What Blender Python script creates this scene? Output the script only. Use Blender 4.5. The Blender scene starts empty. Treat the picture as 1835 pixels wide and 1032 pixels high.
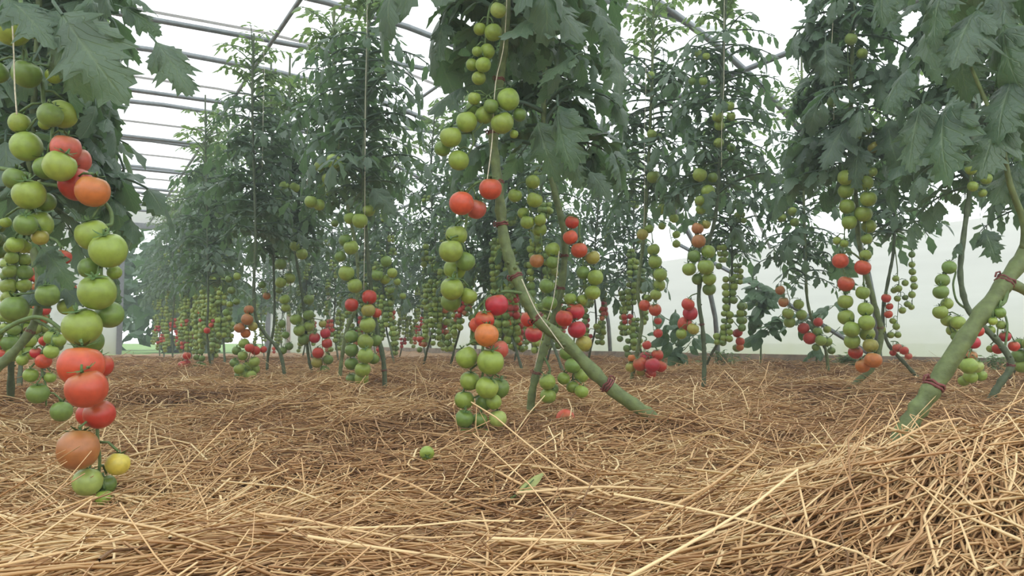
import bpy, math, random
import numpy as np
from mathutils import Vector, Matrix, Euler

# ------------------------------------------------------------------ camera, sky, exposure
SC = bpy.context.scene
COL = SC.collection
W0, H0, F = 1835.0, 1032.0, 1427.0
CAMZ = 0.20
HAZE = 0.025
PITCH = math.atan((612 - 516) / F)
cam_d = bpy.data.cameras.new('camera')
cam_d.sensor_width = 36.0
cam_d.lens = 36.0 * F / W0
cam_d.clip_start = 0.02
cam_d.clip_end = 400
cam = bpy.data.objects.new('camera', cam_d)
COL.objects.link(cam)
cam.location = (0, 0, CAMZ)
cam.rotation_euler = (math.pi / 2 + PITCH, 0, 0)
SC.camera = cam

world = bpy.data.worlds.new('sky')
SC.world = world
world.use_nodes = True
bg = world.node_tree.nodes['Background']
bg.inputs[0].default_value = (0.93, 0.975, 1.0, 1)
bg.inputs[1].default_value = 2.35

SC.view_settings.view_transform = 'Standard'
SC.view_settings.look = 'None'
SC.view_settings.exposure = 0.0
SC.view_settings.gamma = 1.0
SC.view_settings.use_curve_mapping = False
SC.cycles.use_denoising = True
SC.cycles.max_bounces = 8
SC.cycles.diffuse_bounces = 4
SC.cycles.transparent_max_bounces = 12
SC.cycles.use_adaptive_sampling = True

rnd = random.Random(7)
U = rnd.uniform
CO, SN = math.cos(math.radians(29)), math.sin(math.radians(29))


def G(lat, s, z=0.0):
    """greenhouse frame (across, along, up) -> world"""
    return Vector((lat * CO - s * SN, lat * SN + s * CO, z))


def lat_s(x, y):
    return x * CO + y * SN, y * CO - x * SN


def P(px, py, Y):
    """the point at distance Y seen at a pixel of the photograph"""
    dx = (px - W0 / 2) / F
    up = (H0 / 2 - py) / F
    yw = math.cos(PITCH) - up * math.sin(PITCH)
    zw = math.sin(PITCH) + up * math.cos(PITCH)
    t = Y / yw
    return Vector((dx * t, Y, CAMZ + zw * t))


# ------------------------------------------------------------------ ground height
_rs = np.random.RandomState(3)
_GN = _rs.rand(64, 64)


def vnoise(x, y):
    x = np.asarray(x, dtype=float); y = np.asarray(y, dtype=float)
    xi = np.floor(x).astype(int); yi = np.floor(y).astype(int)
    fx = x - xi; fy = y - yi
    fx = fx * fx * (3 - 2 * fx); fy = fy * fy * (3 - 2 * fy)
    a = _GN[xi % 64, yi % 64]; b = _GN[(xi + 1) % 64, yi % 64]
    c = _GN[xi % 64, (yi + 1) % 64]; d = _GN[(xi + 1) % 64, (yi + 1) % 64]
    return (a * (1 - fx) + b * fx) * (1 - fy) + (c * (1 - fx) + d * fx) * fy


def bump(x, y, cx, cy, rx, ry, h):
    return h * np.exp(-((x - cx) / rx) ** 2 - ((y - cy) / ry) ** 2)


def gz(x, y):
    x = np.asarray(x, dtype=float); y = np.asarray(y, dtype=float)
    lat = x * CO + y * SN
    z = 0.020 * (vnoise(x * 1.7 + 9, y * 1.7 + 4) - 0.5) + 0.028 * (vnoise(x * 4.3 + 3, y * 4.3 + 1) - 0.5)
    z = z + 0.020 * (vnoise(x * 10 + 7, y * 10 + 2) - 0.5) + 0.020 * (vnoise(x * 6.3 + 17, y * 6.3 + 12) - 0.5)
    z = z * np.clip(y / 1.0, 0.35, 1.45)
    z = z + bump(x, y, -0.38, 0.62, 0.34, 0.13, 0.030)        # heap at the lower left
    z = z + bump(x, y, 0.50, 0.74, 0.27, 0.17, 0.100)         # heap at the lower right
    z = z + bump(x, y, 0.72, 1.05, 0.22, 0.16, 0.035)
    z = z + bump(x, y, 0.02, 1.55, 0.22, 0.10, 0.020)         # heap before the middle truss
    z = z + bump(x, y, -0.42, 2.05, 0.32, 0.16, 0.05)
    z = z + bump(x, y, 0.35, 1.56, 0.13, 0.07, 0.024)         # straw heaped on the foot of the slanting stem
    z = z - bump(x, y, -0.52, 1.00, 0.25, 0.17, 0.036)       # hollow round the lowest fruit on the left
    z = z - bump(x, y, -0.10, 0.95, 0.25, 0.20, 0.02)
    z = z + 0.040 / (1 + np.exp(-(lat - 3.9) / 0.22))         # bank along the side wall
    return z


def gzf(x, y):
    return float(gz(x, y))


# ------------------------------------------------------------------ materials
def mat(name):
    m = bpy.data.materials.new(name)
    m.use_nodes = True
    nt = m.node_tree
    for n in list(nt.nodes):
        nt.nodes.remove(n)
    return m, nt, nt.nodes, nt.links


def nd(N, t, **kw):
    n = N.new(t)
    for k, v in kw.items():
        setattr(n, k, v)
    return n


def simple(name, col, rough=0.6, noise=0.25, scale=30.0, bumpv=0.1, metal=0.0, trans=0.0):
    m, nt, N, L = mat(name)
    out = nd(N, 'ShaderNodeOutputMaterial')
    b = nd(N, 'ShaderNodeBsdfPrincipled')
    tc = nd(N, 'ShaderNodeTexCoord')
    nz = nd(N, 'ShaderNodeTexNoise')
    nz.inputs['Scale'].default_value = scale
    nz.inputs['Detail'].default_value = 3
    L.new(tc.outputs['Object'], nz.inputs['Vector'])
    rp = nd(N, 'ShaderNodeValToRGB')
    rp.color_ramp.elements[0].position = 0.3
    rp.color_ramp.elements[1].position = 0.75
    rp.color_ramp.elements[0].color = tuple(c * (1 - noise) for c in col) + (1,)
    rp.color_ramp.elements[1].color = tuple(min(1, c * (1 + noise)) for c in col) + (1,)
    L.new(nz.outputs['Fac'], rp.inputs['Fac'])
    L.new(rp.outputs['Color'], b.inputs['Base Color'])
    b.inputs['Roughness'].default_value = rough
    b.inputs['Metallic'].default_value = metal
    if bumpv:
        bp = nd(N, 'ShaderNodeBump')
        bp.inputs['Strength'].default_value = bumpv
        bp.inputs['Distance'].default_value = 0.01
        L.new(nz.outputs['Fac'], bp.inputs['Height'])
        L.new(bp.outputs['Normal'], b.inputs['Normal'])
    L.new(b.outputs['BSDF'], out.inputs['Surface'])
    return m


def leaf_mat(name, c0, c1, ctrans, tr=0.28, rough=0.5):
    m, nt, N, L = mat(name)
    out = nd(N, 'ShaderNodeOutputMaterial')
    b = nd(N, 'ShaderNodeBsdfPrincipled')
    t = nd(N, 'ShaderNodeBsdfTranslucent')
    mx = nd(N, 'ShaderNodeMixShader')
    oi = nd(N, 'ShaderNodeObjectInfo')
    tc = nd(N, 'ShaderNodeTexCoord')
    nz = nd(N, 'ShaderNodeTexNoise')
    nz.inputs['Scale'].default_value = 22
    nz.inputs['Detail'].default_value = 3
    L.new(tc.outputs['Object'], nz.inputs['Vector'])
    ad = nd(N, 'ShaderNodeMath', operation='MULTIPLY_ADD')
    ad.inputs[1].default_value = 0.65
    L.new(oi.outputs['Random'], ad.inputs[0])
    sc = nd(N, 'ShaderNodeMath', operation='MULTIPLY')
    sc.inputs[1].default_value = 0.45
    L.new(nz.outputs['Fac'], sc.inputs[0])
    L.new(sc.outputs[0], ad.inputs[2])
    rp = nd(N, 'ShaderNodeValToRGB')
    rp.color_ramp.elements[0].color = c0 + (1,)
    rp.color_ramp.elements[1].color = c1 + (1,)
    L.new(ad.outputs[0], rp.inputs['Fac'])
    at = nd(N, 'ShaderNodeAttribute')
    at.attribute_name = 'blade'
    sp = nd(N, 'ShaderNodeSeparateXYZ')
    L.new(at.outputs['Vector'], sp.inputs[0])
    ab = nd(N, 'ShaderNodeMath', operation='ABSOLUTE')
    L.new(sp.outputs['Y'], ab.inputs[0])
    k1 = nd(N, 'ShaderNodeMath', operation='MULTIPLY'); k1.inputs[1].default_value = 7.0
    L.new(sp.outputs['X'], k1.inputs[0])
    k2 = nd(N, 'ShaderNodeMath', operation='MULTIPLY_ADD'); k2.inputs[1].default_value = -2.2
    L.new(ab.outputs[0], k2.inputs[0]); L.new(k1.outputs[0], k2.inputs[2])
    pp_ = nd(N, 'ShaderNodeMath', operation='PINGPONG'); pp_.inputs[1].default_value = 0.5
    L.new(k2.outputs[0], pp_.inputs[0])
    v1 = nd(N, 'ShaderNodeMapRange'); v1.inputs['From Min'].default_value = 0.10; v1.inputs['From Max'].default_value = 0.0
    L.new(pp_.outputs[0], v1.inputs['Value'])
    v2 = nd(N, 'ShaderNodeMapRange'); v2.inputs['From Min'].default_value = 0.09; v2.inputs['From Max'].default_value = 0.0
    L.new(ab.outputs[0], v2.inputs['Value'])
    vm = nd(N, 'ShaderNodeMath', operation='MAXIMUM')
    L.new(v1.outputs[0], vm.inputs[0]); L.new(v2.outputs[0], vm.inputs[1])
    vz = nd(N, 'ShaderNodeMath', operation='MULTIPLY')
    L.new(vm.outputs[0], vz.inputs[0]); L.new(sp.outputs['Z'], vz.inputs[1])
    vk = nd(N, 'ShaderNodeMath', operation='MULTIPLY'); vk.inputs[1].default_value = 0.45
    L.new(vz.outputs[0], vk.inputs[0])
    vx = nd(N, 'ShaderNodeMixRGB')
    vx.inputs['Color2'].default_value = (0.24, 0.33, 0.17, 1)
    L.new(vk.outputs[0], vx.inputs['Fac'])
    L.new(rp.outputs['Color'], vx.inputs['Color1'])
    L.new(vx.outputs[0], b.inputs['Base Color'])
    b.inputs['Roughness'].default_value = rough
    b.inputs['Specular IOR Level'].default_value = 0.6
    t.inputs['Color'].default_value = ctrans + (1,)
    bp = nd(N, 'ShaderNodeBump')
    bp.inputs['Strength'].default_value = 0.5
    bp.inputs['Distance'].default_value = 0.004
    hh = nd(N, 'ShaderNodeMath', operation='MULTIPLY_ADD'); hh.inputs[1].default_value = -0.8
    L.new(vz.outputs[0], hh.inputs[0]); L.new(nz.outputs['Fac'], hh.inputs[2])
    L.new(hh.outputs[0], bp.inputs['Height'])
    L.new(bp.outputs['Normal'], b.inputs['Normal'])
    mx.inputs['Fac'].default_value = tr
    L.new(b.outputs['BSDF'], mx.inputs[1])
    L.new(t.outputs['BSDF'], mx.inputs[2])
    L.new(mx.outputs[0], out.inputs['Surface'])
    return m


def tomato_mat():
    m, nt, N, L = mat('tomato_skin')
    out = nd(N, 'ShaderNodeOutputMaterial')
    b = nd(N, 'ShaderNodeBsdfPrincipled')
    oi = nd(N, 'ShaderNodeObjectInfo')
    tc = nd(N, 'ShaderNodeTexCoord')
    sx = nd(N, 'ShaderNodeSeparateXYZ')
    L.new(tc.outputs['Object'], sx.inputs[0])
    mr = nd(N, 'ShaderNodeMapRange')
    mr.inputs['From Min'].default_value = 0.25
    mr.inputs['From Max'].default_value = 0.95
    L.new(sx.outputs['Z'], mr.inputs['Value'])
    nz = nd(N, 'ShaderNodeTexNoise')
    nz.inputs['Scale'].default_value = 2.2
    nz.inputs['Detail'].default_value = 4
    L.new(tc.outputs['Object'], nz.inputs['Vector'])
    ml = nd(N, 'ShaderNodeMath', operation='MULTIPLY')
    L.new(mr.outputs[0], ml.inputs[0])
    L.new(nz.outputs['Fac'], ml.inputs[1])
    m2 = nd(N, 'ShaderNodeMath', operation='MULTIPLY')
    m2.inputs[1].default_value = 0.75
    L.new(ml.outputs[0], m2.inputs[0])
    mix = nd(N, 'ShaderNodeMixRGB')
    mix.inputs['Color2'].default_value = (0.17, 0.24, 0.035, 1)     # greener shoulders round the stalk
    L.new(m2.outputs[0], mix.inputs['Fac'])
    L.new(oi.outputs['Color'], mix.inputs['Color1'])
    hsv = nd(N, 'ShaderNodeHueSaturation')
    mr2 = nd(N, 'ShaderNodeMapRange')
    mr2.inputs['From Min'].default_value = 0.3
    mr2.inputs['From Max'].default_value = 0.7
    mr2.inputs['To Min'].default_value = 0.85
    mr2.inputs['To Max'].default_value = 1.15
    L.new(nz.outputs['Fac'], mr2.inputs['Value'])
    L.new(mr2.outputs[0], hsv.inputs['Value'])
    L.new(mix.outputs[0], hsv.inputs['Color'])
    L.new(hsv.outputs[0], b.inputs['Base Color'])
    b.inputs['Roughness'].default_value = 0.38
    b.inputs['Coat Weight'].default_value = 0.12
    b.inputs['Coat Roughness'].default_value = 0.25
    L.new(b.outputs['BSDF'], out.inputs['Surface'])
    return m


def film_mat(name, col, clear, algae=False):
    """greenhouse plastic: part of the light goes straight through, the rest is spread"""
    m, nt, N, L = mat(name)
    out = nd(N, 'ShaderNodeOutputMaterial')
    tr = nd(N, 'ShaderNodeBsdfTransparent')
    tl = nd(N, 'ShaderNodeBsdfTranslucent')
    df = nd(N, 'ShaderNodeBsdfDiffuse')
    tc = nd(N, 'ShaderNodeTexCoord')
    nz = nd(N, 'ShaderNodeTexNoise')
    nz.inputs['Scale'].default_value = 1.6
    nz.inputs['Detail'].default_value = 6
    nz.inputs['Roughness'].default_value = 0.65
    mp = nd(N, 'ShaderNodeMapping')
    mp.inputs['Scale'].default_value = (0.25, 0.25, 5.0)
    L.new(tc.outputs['Object'], mp.inputs['Vector'])
    L.new(mp.outputs[0], nz.inputs['Vector'])
    rp = nd(N, 'ShaderNodeValToRGB')
    rp.color_ramp.elements[0].position = 0.30
    rp.color_ramp.elements[1].position = 0.62
    rp.color_ramp.elements[0].color = tuple(c * 0.90 for c in col) + (1,)
    rp.color_ramp.elements[1].color = col + (1,)
    L.new(nz.outputs['Fac'], rp.inputs['Fac'])
    last = rp.outputs['Color']
    if algae:
        sx = nd(N, 'ShaderNodeSeparateXYZ')
        L.new(tc.outputs['Object'], sx.inputs[0])
        mr = nd(N, 'ShaderNodeMapRange')
        mr.inputs['From Min'].default_value = 0.42
        mr.inputs['From Max'].default_value = 0.02
        L.new(sx.outputs['Z'], mr.inputs['Value'])
        mm = nd(N, 'ShaderNodeMath', operation='MULTIPLY')
        L.new(mr.outputs[0], mm.inputs[0])
        n2 = nd(N, 'ShaderNodeTexNoise')
        n2.inputs['Scale'].default_value = 3.0
        n2.inputs['Detail'].default_value = 8
        L.new(tc.outputs['Object'], n2.inputs['Vector'])
        L.new(n2.outputs['Fac'], mm.inputs[1])
        mx = nd(N, 'ShaderNodeMixRGB')
        mx.inputs['Color2'].default_value = (0.36, 0.34, 0.17, 1)
        L.new(mm.outputs[0], mx.inputs['Fac'])
        L.new(last, mx.inputs['Color1'])
        last = mx.outputs[0]
    L.new(last, tl.inputs['Color'])
    L.new(last, df.inputs['Color'])
    a = nd(N, 'ShaderNodeMixShader')
    a.inputs['Fac'].default_value = 0.18
    L.new(tl.outputs[0], a.inputs[1]); L.new(df.outputs[0], a.inputs[2])
    c = nd(N, 'ShaderNodeMixShader')
    c.inputs['Fac'].default_value = clear
    L.new(a.outputs[0], c.inputs[1]); L.new(tr.outputs[0], c.inputs[2])
    L.new(c.outputs[0], out.inputs['Surface'])
    return m


def straw_mat():
    m, nt, N, L = mat('straw')
    out = nd(N, 'ShaderNodeOutputMaterial')
    b = nd(N, 'ShaderNodeBsdfPrincipled')
    at = nd(N, 'ShaderNodeAttribute')
    at.attribute_name = 'tone'
    rp = nd(N, 'ShaderNodeValToRGB')
    e = rp.color_ramp.elements
    e[0].position = 0.0; e[0].color = (0.21, 0.115, 0.055, 1)
    e[1].position = 1.0; e[1].color = (0.85, 0.645, 0.355, 1)
    x = e.new(0.35); x.color = (0.46, 0.258, 0.118, 1)
    x = e.new(0.7); x.color = (0.66, 0.422, 0.205, 1)
    L.new(at.outputs['Fac'], rp.inputs['Fac'])
    L.new(rp.outputs['Color'], b.inputs['Base Color'])
    b.inputs['Roughness'].default_value = 0.55
    b.inputs['Specular IOR Level'].default_value = 0.35
    L.new(b.outputs['BSDF'], out.inputs['Surface'])
    return m


def floor_mat():
    m, nt, N, L = mat('straw_litter')
    out = nd(N, 'ShaderNodeOutputMaterial')
    b = nd(N, 'ShaderNodeBsdfPrincipled')
    tc = nd(N, 'ShaderNodeTexCoord')
    n1 = nd(N, 'ShaderNodeTexNoise')
    n1.inputs['Scale'].default_value = 60
    n1.inputs['Detail'].default_value = 6
    n1.inputs['Distortion'].default_value = 2.5
    mp = nd(N, 'ShaderNodeMapping')
    mp.inputs['Scale'].default_value = (0.35, 1.0, 1.0)
    L.new(tc.outputs['Object'], mp.inputs['Vector'])
    L.new(mp.outputs[0], n1.inputs['Vector'])
    rp = nd(N, 'ShaderNodeValToRGB')
    e = rp.color_ramp.elements
    e[0].position = 0.35; e[0].color = (0.24, 0.135, 0.07, 1)
    e[1].position = 0.68; e[1].color = (0.58, 0.36, 0.18, 1)
    L.new(n1.outputs['Fac'], rp.inputs['Fac'])
    L.new(rp.outputs['Color'], b.inputs['Base Color'])
    b.inputs['Roughness'].default_value = 0.8
    bp = nd(N, 'ShaderNodeBump')
    bp.inputs['Strength'].default_value = 0.7
    bp.inputs['Distance'].default_value = 0.02
    L.new(n1.outputs['Fac'], bp.inputs['Height'])
    L.new(bp.outputs['Normal'], b.inputs['Normal'])
    L.new(b.outputs['BSDF'], out.inputs['Surface'])
    return m


M_LEAF = leaf_mat('tomato_leaf', (0.056, 0.104, 0.074), (0.125, 0.190, 0.125), (0.19, 0.35, 0.13), 0.34, 0.36)
M_YOUNG = leaf_mat('young_tomato_leaf', (0.10, 0.18, 0.075), (0.20, 0.29, 0.13), (0.28, 0.44, 0.12), 0.38)
M_PEPPER = leaf_mat('pepper_leaf', (0.045, 0.105, 0.045), (0.08, 0.165, 0.065), (0.12, 0.28, 0.05), 0.2, 0.4)
M_STEM = simple('green_stem', (0.130, 0.170, 0.058), 0.6, 0.35, 60, 0.3)
M_STEMD = simple('dark_stem', (0.085, 0.115, 0.055), 0.65, 0.35, 60, 0.3)
M_TRUSS = simple('truss_green', (0.12, 0.19, 0.06), 0.6, 0.3, 80, 0.2)
M_PALE = simple('pale_green_blade', (0.36, 0.40, 0.14), 0.6, 0.2, 40, 0.1)
M_CALYX = simple('calyx_green', (0.09, 0.17, 0.045), 0.6, 0.3, 8, 0.1)
M_TIE = simple('maroon_tie', (0.19, 0.055, 0.050), 0.7, 0.4, 120, 0.3)
M_TWINE = simple('white_twine', (0.72, 0.66, 0.52), 0.8, 0.2, 200, 0.3)
M_TOM = tomato_mat()
M_STEEL = simple('galvanised_steel', (0.22, 0.24, 0.25), 0.42, 0.2, 25, 0.05, 0.55)
M_BOARD = simple('weathered_board', (0.34, 0.28, 0.22), 0.85, 0.4, 14, 0.3)
M_FILM = film_mat('roof_film', (0.93, 0.95, 0.95), 0.45)
M_WALLF = film_mat('wall_film', (0.60, 0.588, 0.575), 0.04, True)
M_STRAW = straw_mat()
M_FLOOR = floor_mat()
M_GRASS = simple('meadow', (0.20, 0.34, 0.10), 0.9, 0.45, 6, 0.4)
M_BARK = simple('bark', (0.12, 0.09, 0.06), 0.9, 0.4, 20, 0.5)
M_TREE = leaf_mat('tree_leaf', (0.05, 0.10, 0.06), (0.09, 0.16, 0.08), (0.12, 0.25, 0.06), 0.25)


# ------------------------------------------------------------------ mesh helpers
class MB:
    def __init__(self):
        self.v = []; self.f = []; self.uv = {}

    def tube(self, pts, rad, sides=8, cap=True):
        pts = [Vector(p) for p in pts]
        n = len(pts)
        if not isinstance(rad, (list, tuple)):
            rad = [rad] * n
        t0 = (pts[1] - pts[0]).normalized()
        up = Vector((0, 0, 1)) if abs(t0.z) < 0.9 else Vector((1, 0, 0))
        a = t0.cross(up).normalized()
        base = len(self.v)
        for i in range(n):
            if i == 0: t = pts[1] - pts[0]
            elif i == n - 1: t = pts[-1] - pts[-2]
            else: t = pts[i + 1] - pts[i - 1]
            if t.length < 1e-9: t = Vector(t0)
            t.normalize()
            a = a - t * a.dot(t)
            if a.length < 1e-6: a = t.orthogonal()
            a.normalize()
            b = t.cross(a)
            for k in range(sides):
                th = 2 * math.pi * k / sides
                self.v.append(pts[i] + (a * math.cos(th) + b * math.sin(th)) * rad[i])
        for i in range(n - 1):
            for k in range(sides):
                k2 = (k + 1) % sides
                o = base + i * sides
                self.f.append((o + k, o + k2, o + sides + k2, o + sides + k))
        if cap:
            self.f.append(tuple(base + k for k in reversed(range(sides))))
            self.f.append(tuple(base + (n - 1) * sides + k for k in range(sides)))

    def box(self, p0, axx, axy, axz):
        o = len(self.v)
        for i in (0, 1):
            for j in (0, 1):
                for k in (0, 1):
                    self.v.append(p0 + axx * i + axy * j + axz * k)
        for q in ((0, 1, 3, 2), (4, 6, 7, 5), (0, 4, 5, 1), (2, 3, 7, 6), (0, 2, 6, 4), (1, 5, 7, 3)):
            self.f.append(tuple(o + i for i in q))

    def mesh(self, name, m, smooth=True, shift=None):
        me = bpy.data.meshes.new(name)
        vs = [tuple(v - shift) for v in self.v] if shift is not None else [tuple(v) for v in self.v]
        me.from_pydata(vs, [], self.f)
        if smooth:
            me.polygons.foreach_set('use_smooth', [True] * len(me.polygons))
        me.materials.append(m)
        if self.uv:
            a = np.zeros((len(vs), 3), dtype=np.float32)
            for k_, (u_, v_) in self.uv.items():
                a[k_] = (u_, v_, 1.0)
            me.attributes.new('blade', 'FLOAT_VECTOR', 'POINT').data.foreach_set('vector', a.ravel())
        me.update()
        return me


def obj(name, me, parent=None, loc=None):
    o = bpy.data.objects.new(name, me)
    COL.objects.link(o)
    if parent is not None:
        o.parent = parent
    if loc is not None:
        o.location = loc
    return o


def tag(o, label=None, cat=None, group=None, kind=None):
    if label: o['label'] = label
    if cat: o['category'] = cat
    if group: o['group'] = group
    if kind: o['kind'] = kind
    return o


def catmull(pts, n=6):
    out = []
    m = len(pts)
    for i in range(m - 1):
        p0 = pts[max(i - 1, 0)]; p1 = pts[i]; p2 = pts[i + 1]; p3 = pts[min(i + 2, m - 1)]
        for k in range(n):
            t = k / n
            out.append(0.5 * ((2 * p1) + (p2 - p0) * t + (2 * p0 - 5 * p1 + 4 * p2 - p3) * t * t + (3 * p1 - p0 - 3 * p2 + p3) * t * t * t))
    out.append(pts[-1])
    return out


# ------------------------------------------------------------------ the setting
LC, HALF, APEX = 0.7, 4.0, 2.42
S0, S1 = -2.6, 13.95


def roof_z(lat):
    u = min(1.0, abs(lat - LC) / HALF)
    return APEX * (1 - u ** 2.3) ** (1 / 2.3)


def arch_pts(n=48):
    out = []
    for i in range(n + 1):
        th = math.pi * i / n
        c, s = math.cos(th), math.sin(th)
        out.append((LC + HALF * math.copysign(abs(c) ** (2 / 2.3), c), APEX * abs(s) ** (2 / 2.3)))
    return out      # from the right wall (i = 0) over the ridge to the left wall


AP = arch_pts()


def film_strip(name, prof, m, kind='structure'):
    mb = MB()
    ns = 23
    for i in range(ns):
        s = S0 + (S1 - S0) * i / (ns - 1)
        for j, (la, z) in enumerate(prof):
            mb.v.append(G(la, s, z))
    k = len(prof)
    for i in range(ns - 1):
        for j in range(k - 1):
            a = i * k + j
            mb.f.append((a, a + 1, a + k + 1, a + k))
    return tag(obj(name, mb.mesh(name, m)), kind=kind)


WALLZ = 0.95
right = [(l, z) for l, z in AP if z <= WALLZ and l > LC]
left = [(l, z) for l, z in AP if z <= WALLZ and l < LC]
roof = [right[-1]] + [(l, z) for l, z in AP if z > WALLZ] + [left[0]]
wall_right = film_strip('wall_right', right, M_WALLF)
wall_left = film_strip('wall_left', left, M_WALLF)
ceiling = film_strip('ceiling', roof, M_FILM)
wall_right['label'] = 'white plastic side wall with greenish stains along its foot'
ceiling['label'] = 'arched clear plastic roof on steel hoops'

# hoops, tie bars, purlins: parts of the roof
HS = [3.45 + 1.5 * k for k in range(-3, 8)]
for s in HS:
    mb = MB()
    mb.tube([G(l, s, z - 0.02 if z > 0.1 else z - 0.05) for l, z in AP[::2]], 0.021, 8)
    obj('hoop', mb.mesh('hoop', M_STEEL), ceiling)
    mb = MB()
    mb.tube([G(LC - 2.75, s + 0.03, 2.07), G(LC, s + 0.03, 2.075), G(LC + 2.75, s + 0.03, 2.07)], 0.017, 8)
    obj('tie_bar', mb.mesh('tie_bar', M_STEEL), ceiling)
for la, z, r in ((1.03, 2.045, 0.014), (-0.2, 2.045, 0.014), (2.27, 2.045, 0.012), (3.50, roof_z(3.50) - 0.05, 0.018)):
    mb = MB()
    mb.tube([G(la, S0, z), G(la, (S0 + S1) / 2, z), G(la, S1, z)], r, 8)
    obj('purlin', mb.mesh('purlin', M_STEEL), ceiling)
# film seams between the hoops (double edges of the sheets)
for k, s in enumerate(HS[3:]):
    mb = MB()
    mb.tube([G(l, s + 0.75, z - 0.016) for l, z in roof[::2]], 0.011, 5)
    obj('film_seam', mb.mesh('film_seam', M_WALLF), ceiling)
mb = MB()
mb.tube([G(4.30, 4.95, 0.98), G(4.52, 4.2, 0.55), G(4.66, 3.5, 0.12)], 0.016, 6)
obj('brace', mb.mesh('brace', M_STEEL), ceiling)

# baseboard
mb = MB()
mb.box(G(4.64, S0, 0.0), G(0.05, 0, 0), G(0, S1 - S0, 0), Vector((0, 0, 0.105)))
bb = tag(obj('baseboard_right', mb.mesh('baseboard_right', M_BOARD, False)), kind='structure')

# end wall with its doorway
def panel(mb, la0, la1, z0f, z1f, s=S1, n=8):
    o = len(mb.v)
    for i in range(n + 1):
        la = la0 + (la1 - la0) * i / n
        mb.v.append(G(la, s, z0f(la))); mb.v.append(G(la, s, z1f(la)))
    for i in range(n):
        a = o + 2 * i
        mb.f.append((a, a + 2, a + 3, a + 1))


mb = MB()
panel(mb, LC - HALF + 0.01, 0.68, lambda l: 0.0, roof_z, n=16)
panel(mb, 0.68, 2.95, lambda l: 2.0, roof_z)
panel(mb, 2.95, LC + HALF - 0.01, lambda l: 0.0, roof_z, n=12)
wb = tag(obj('wall_back', mb.mesh('wall_back', M_WALLF, False)), kind='structure')
mb = MB()
for la in (0.68, 2.95):
    mb.box(G(la - 0.04, S1 - 0.05, -0.05), G(0.08, 0, 0), G(0, 0.08, 0), Vector((0, 0, 2.1)))
mb.box(G(0.60, S1 - 0.05, 2.0), G(2.45, 0, 0), G(0, 0.08, 0), Vector((0, 0, 0.09)))
d1 = tag(obj('door_1', mb.mesh('door_1', M_STEEL, False)), kind='structure')
d1['label'] = 'open doorway frame at the far end'
for la in (3.3, 4.0):
    mb = MB()
    mb.box(G(la - 0.03, S1 - 0.06, -0.05), G(0.06, 0, 0), G(0, 0.06, 0), Vector((0, 0, roof_z(la))))
    obj('post', mb.mesh('post', M_BOARD, False), wb)

# floor
la = np.linspace(LC - HALF, LC + HALF, 150)
ss = np.concatenate([np.linspace(S0, 4.5, 190), np.linspace(4.6, S1, 70)])
LA, SS = np.meshgrid(la, ss)
X = LA * CO - SS * SN; Y = LA * SN + SS * CO
Z = gz(X, Y) - 0.012
vs = np.stack([X, Y, Z], -1).reshape(-1, 3)
nx, ny = len(la), len(ss)
ii = np.arange((ny - 1) * (nx - 1)); r, c = ii // (nx - 1), ii % (nx - 1)
a = r * nx + c
fs = np.stack([a, a + 1, a + nx + 1, a + nx], -1)
me = bpy.data.meshes.new('floor')
me.from_pydata(vs.tolist(), [], fs.tolist())
me.polygons.foreach_set('use_smooth', [True] * len(me.polygons))
me.materials.append(M_FLOOR)
tag(obj('floor', me), 'soil floor covered with brown straw litter', kind='structure')

# outside ground and trees beyond the doorway
mb = MB()
for x, y in ((-70, -40), (70, -40), (70, 110), (-70, 110)):
    mb.v.append(Vector((x, y, -0.09)))
mb.f.append((0, 1, 2, 3))
tag(obj('ground', mb.mesh('ground', M_GRASS, False)), 'green meadow outside the tunnel', kind='structure')


def leaf_cloud(n, R, seed, m, size):
    q = random.Random(seed)
    mb = MB()
    for i in range(n):
        d = Vector((q.gauss(0, 1), q.gauss(0, 1), q.gauss(0, 1))).normalized() * (q.random() ** 0.33)
        c = Vector((d.x * R.x, d.y * R.y, d.z * R.z)) * (0.85 + 0.25 * math.sin(3 * d.x + 5 * d.z + seed))
        a = Vector((q.gauss(0, 1), q.gauss(0, 1), q.gauss(0, 1))).normalized()
        b = a.orthogonal().normalized()
        o = len(mb.v)
        z = size * q.uniform(0.6, 1.3)
        mb.v += [c - a * z, c + b * z * 0.5, c + a * z, c - b * z * 0.5]
        mb.f.append((o, o + 1, o + 2, o + 3))
    return mb.mesh('crown', m, False)


for k, (la_, s_, h_, w_) in enumerate(((2.9, 22.0, 2.6, 1.9), (1.2, 29.0, 4.4, 3.0), (-6.6, 27.0, 4.0, 2.8))):
    b = G(la_, s_, -0.09)
    t = bpy.data.objects.new('tree', None); COL.objects.link(t); t.location = b
    tag(t, ('round dark bush outside the right side of the far doorway', 'tall tree far beyond the middle of the doorway',
            'tree outside the far end, left of the doorway')[k], 'tree')
    mb = MB(); mb.tube([Vector((0, 0, -0.05)), Vector((0.05, 0, h_ * 0.5)), Vector((0, 0.05, h_))], [0.12, 0.09, 0.04], 7)
    obj('trunk', mb.mesh('trunk', M_BARK), t)
    cr = obj('crown', leaf_cloud(1500, Vector((w_, w_, h_ * 0.5)), k, M_TREE, 0.24), t, (0, 0, h_ * 0.5))
    cr['kind'] = 'stuff'

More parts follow.
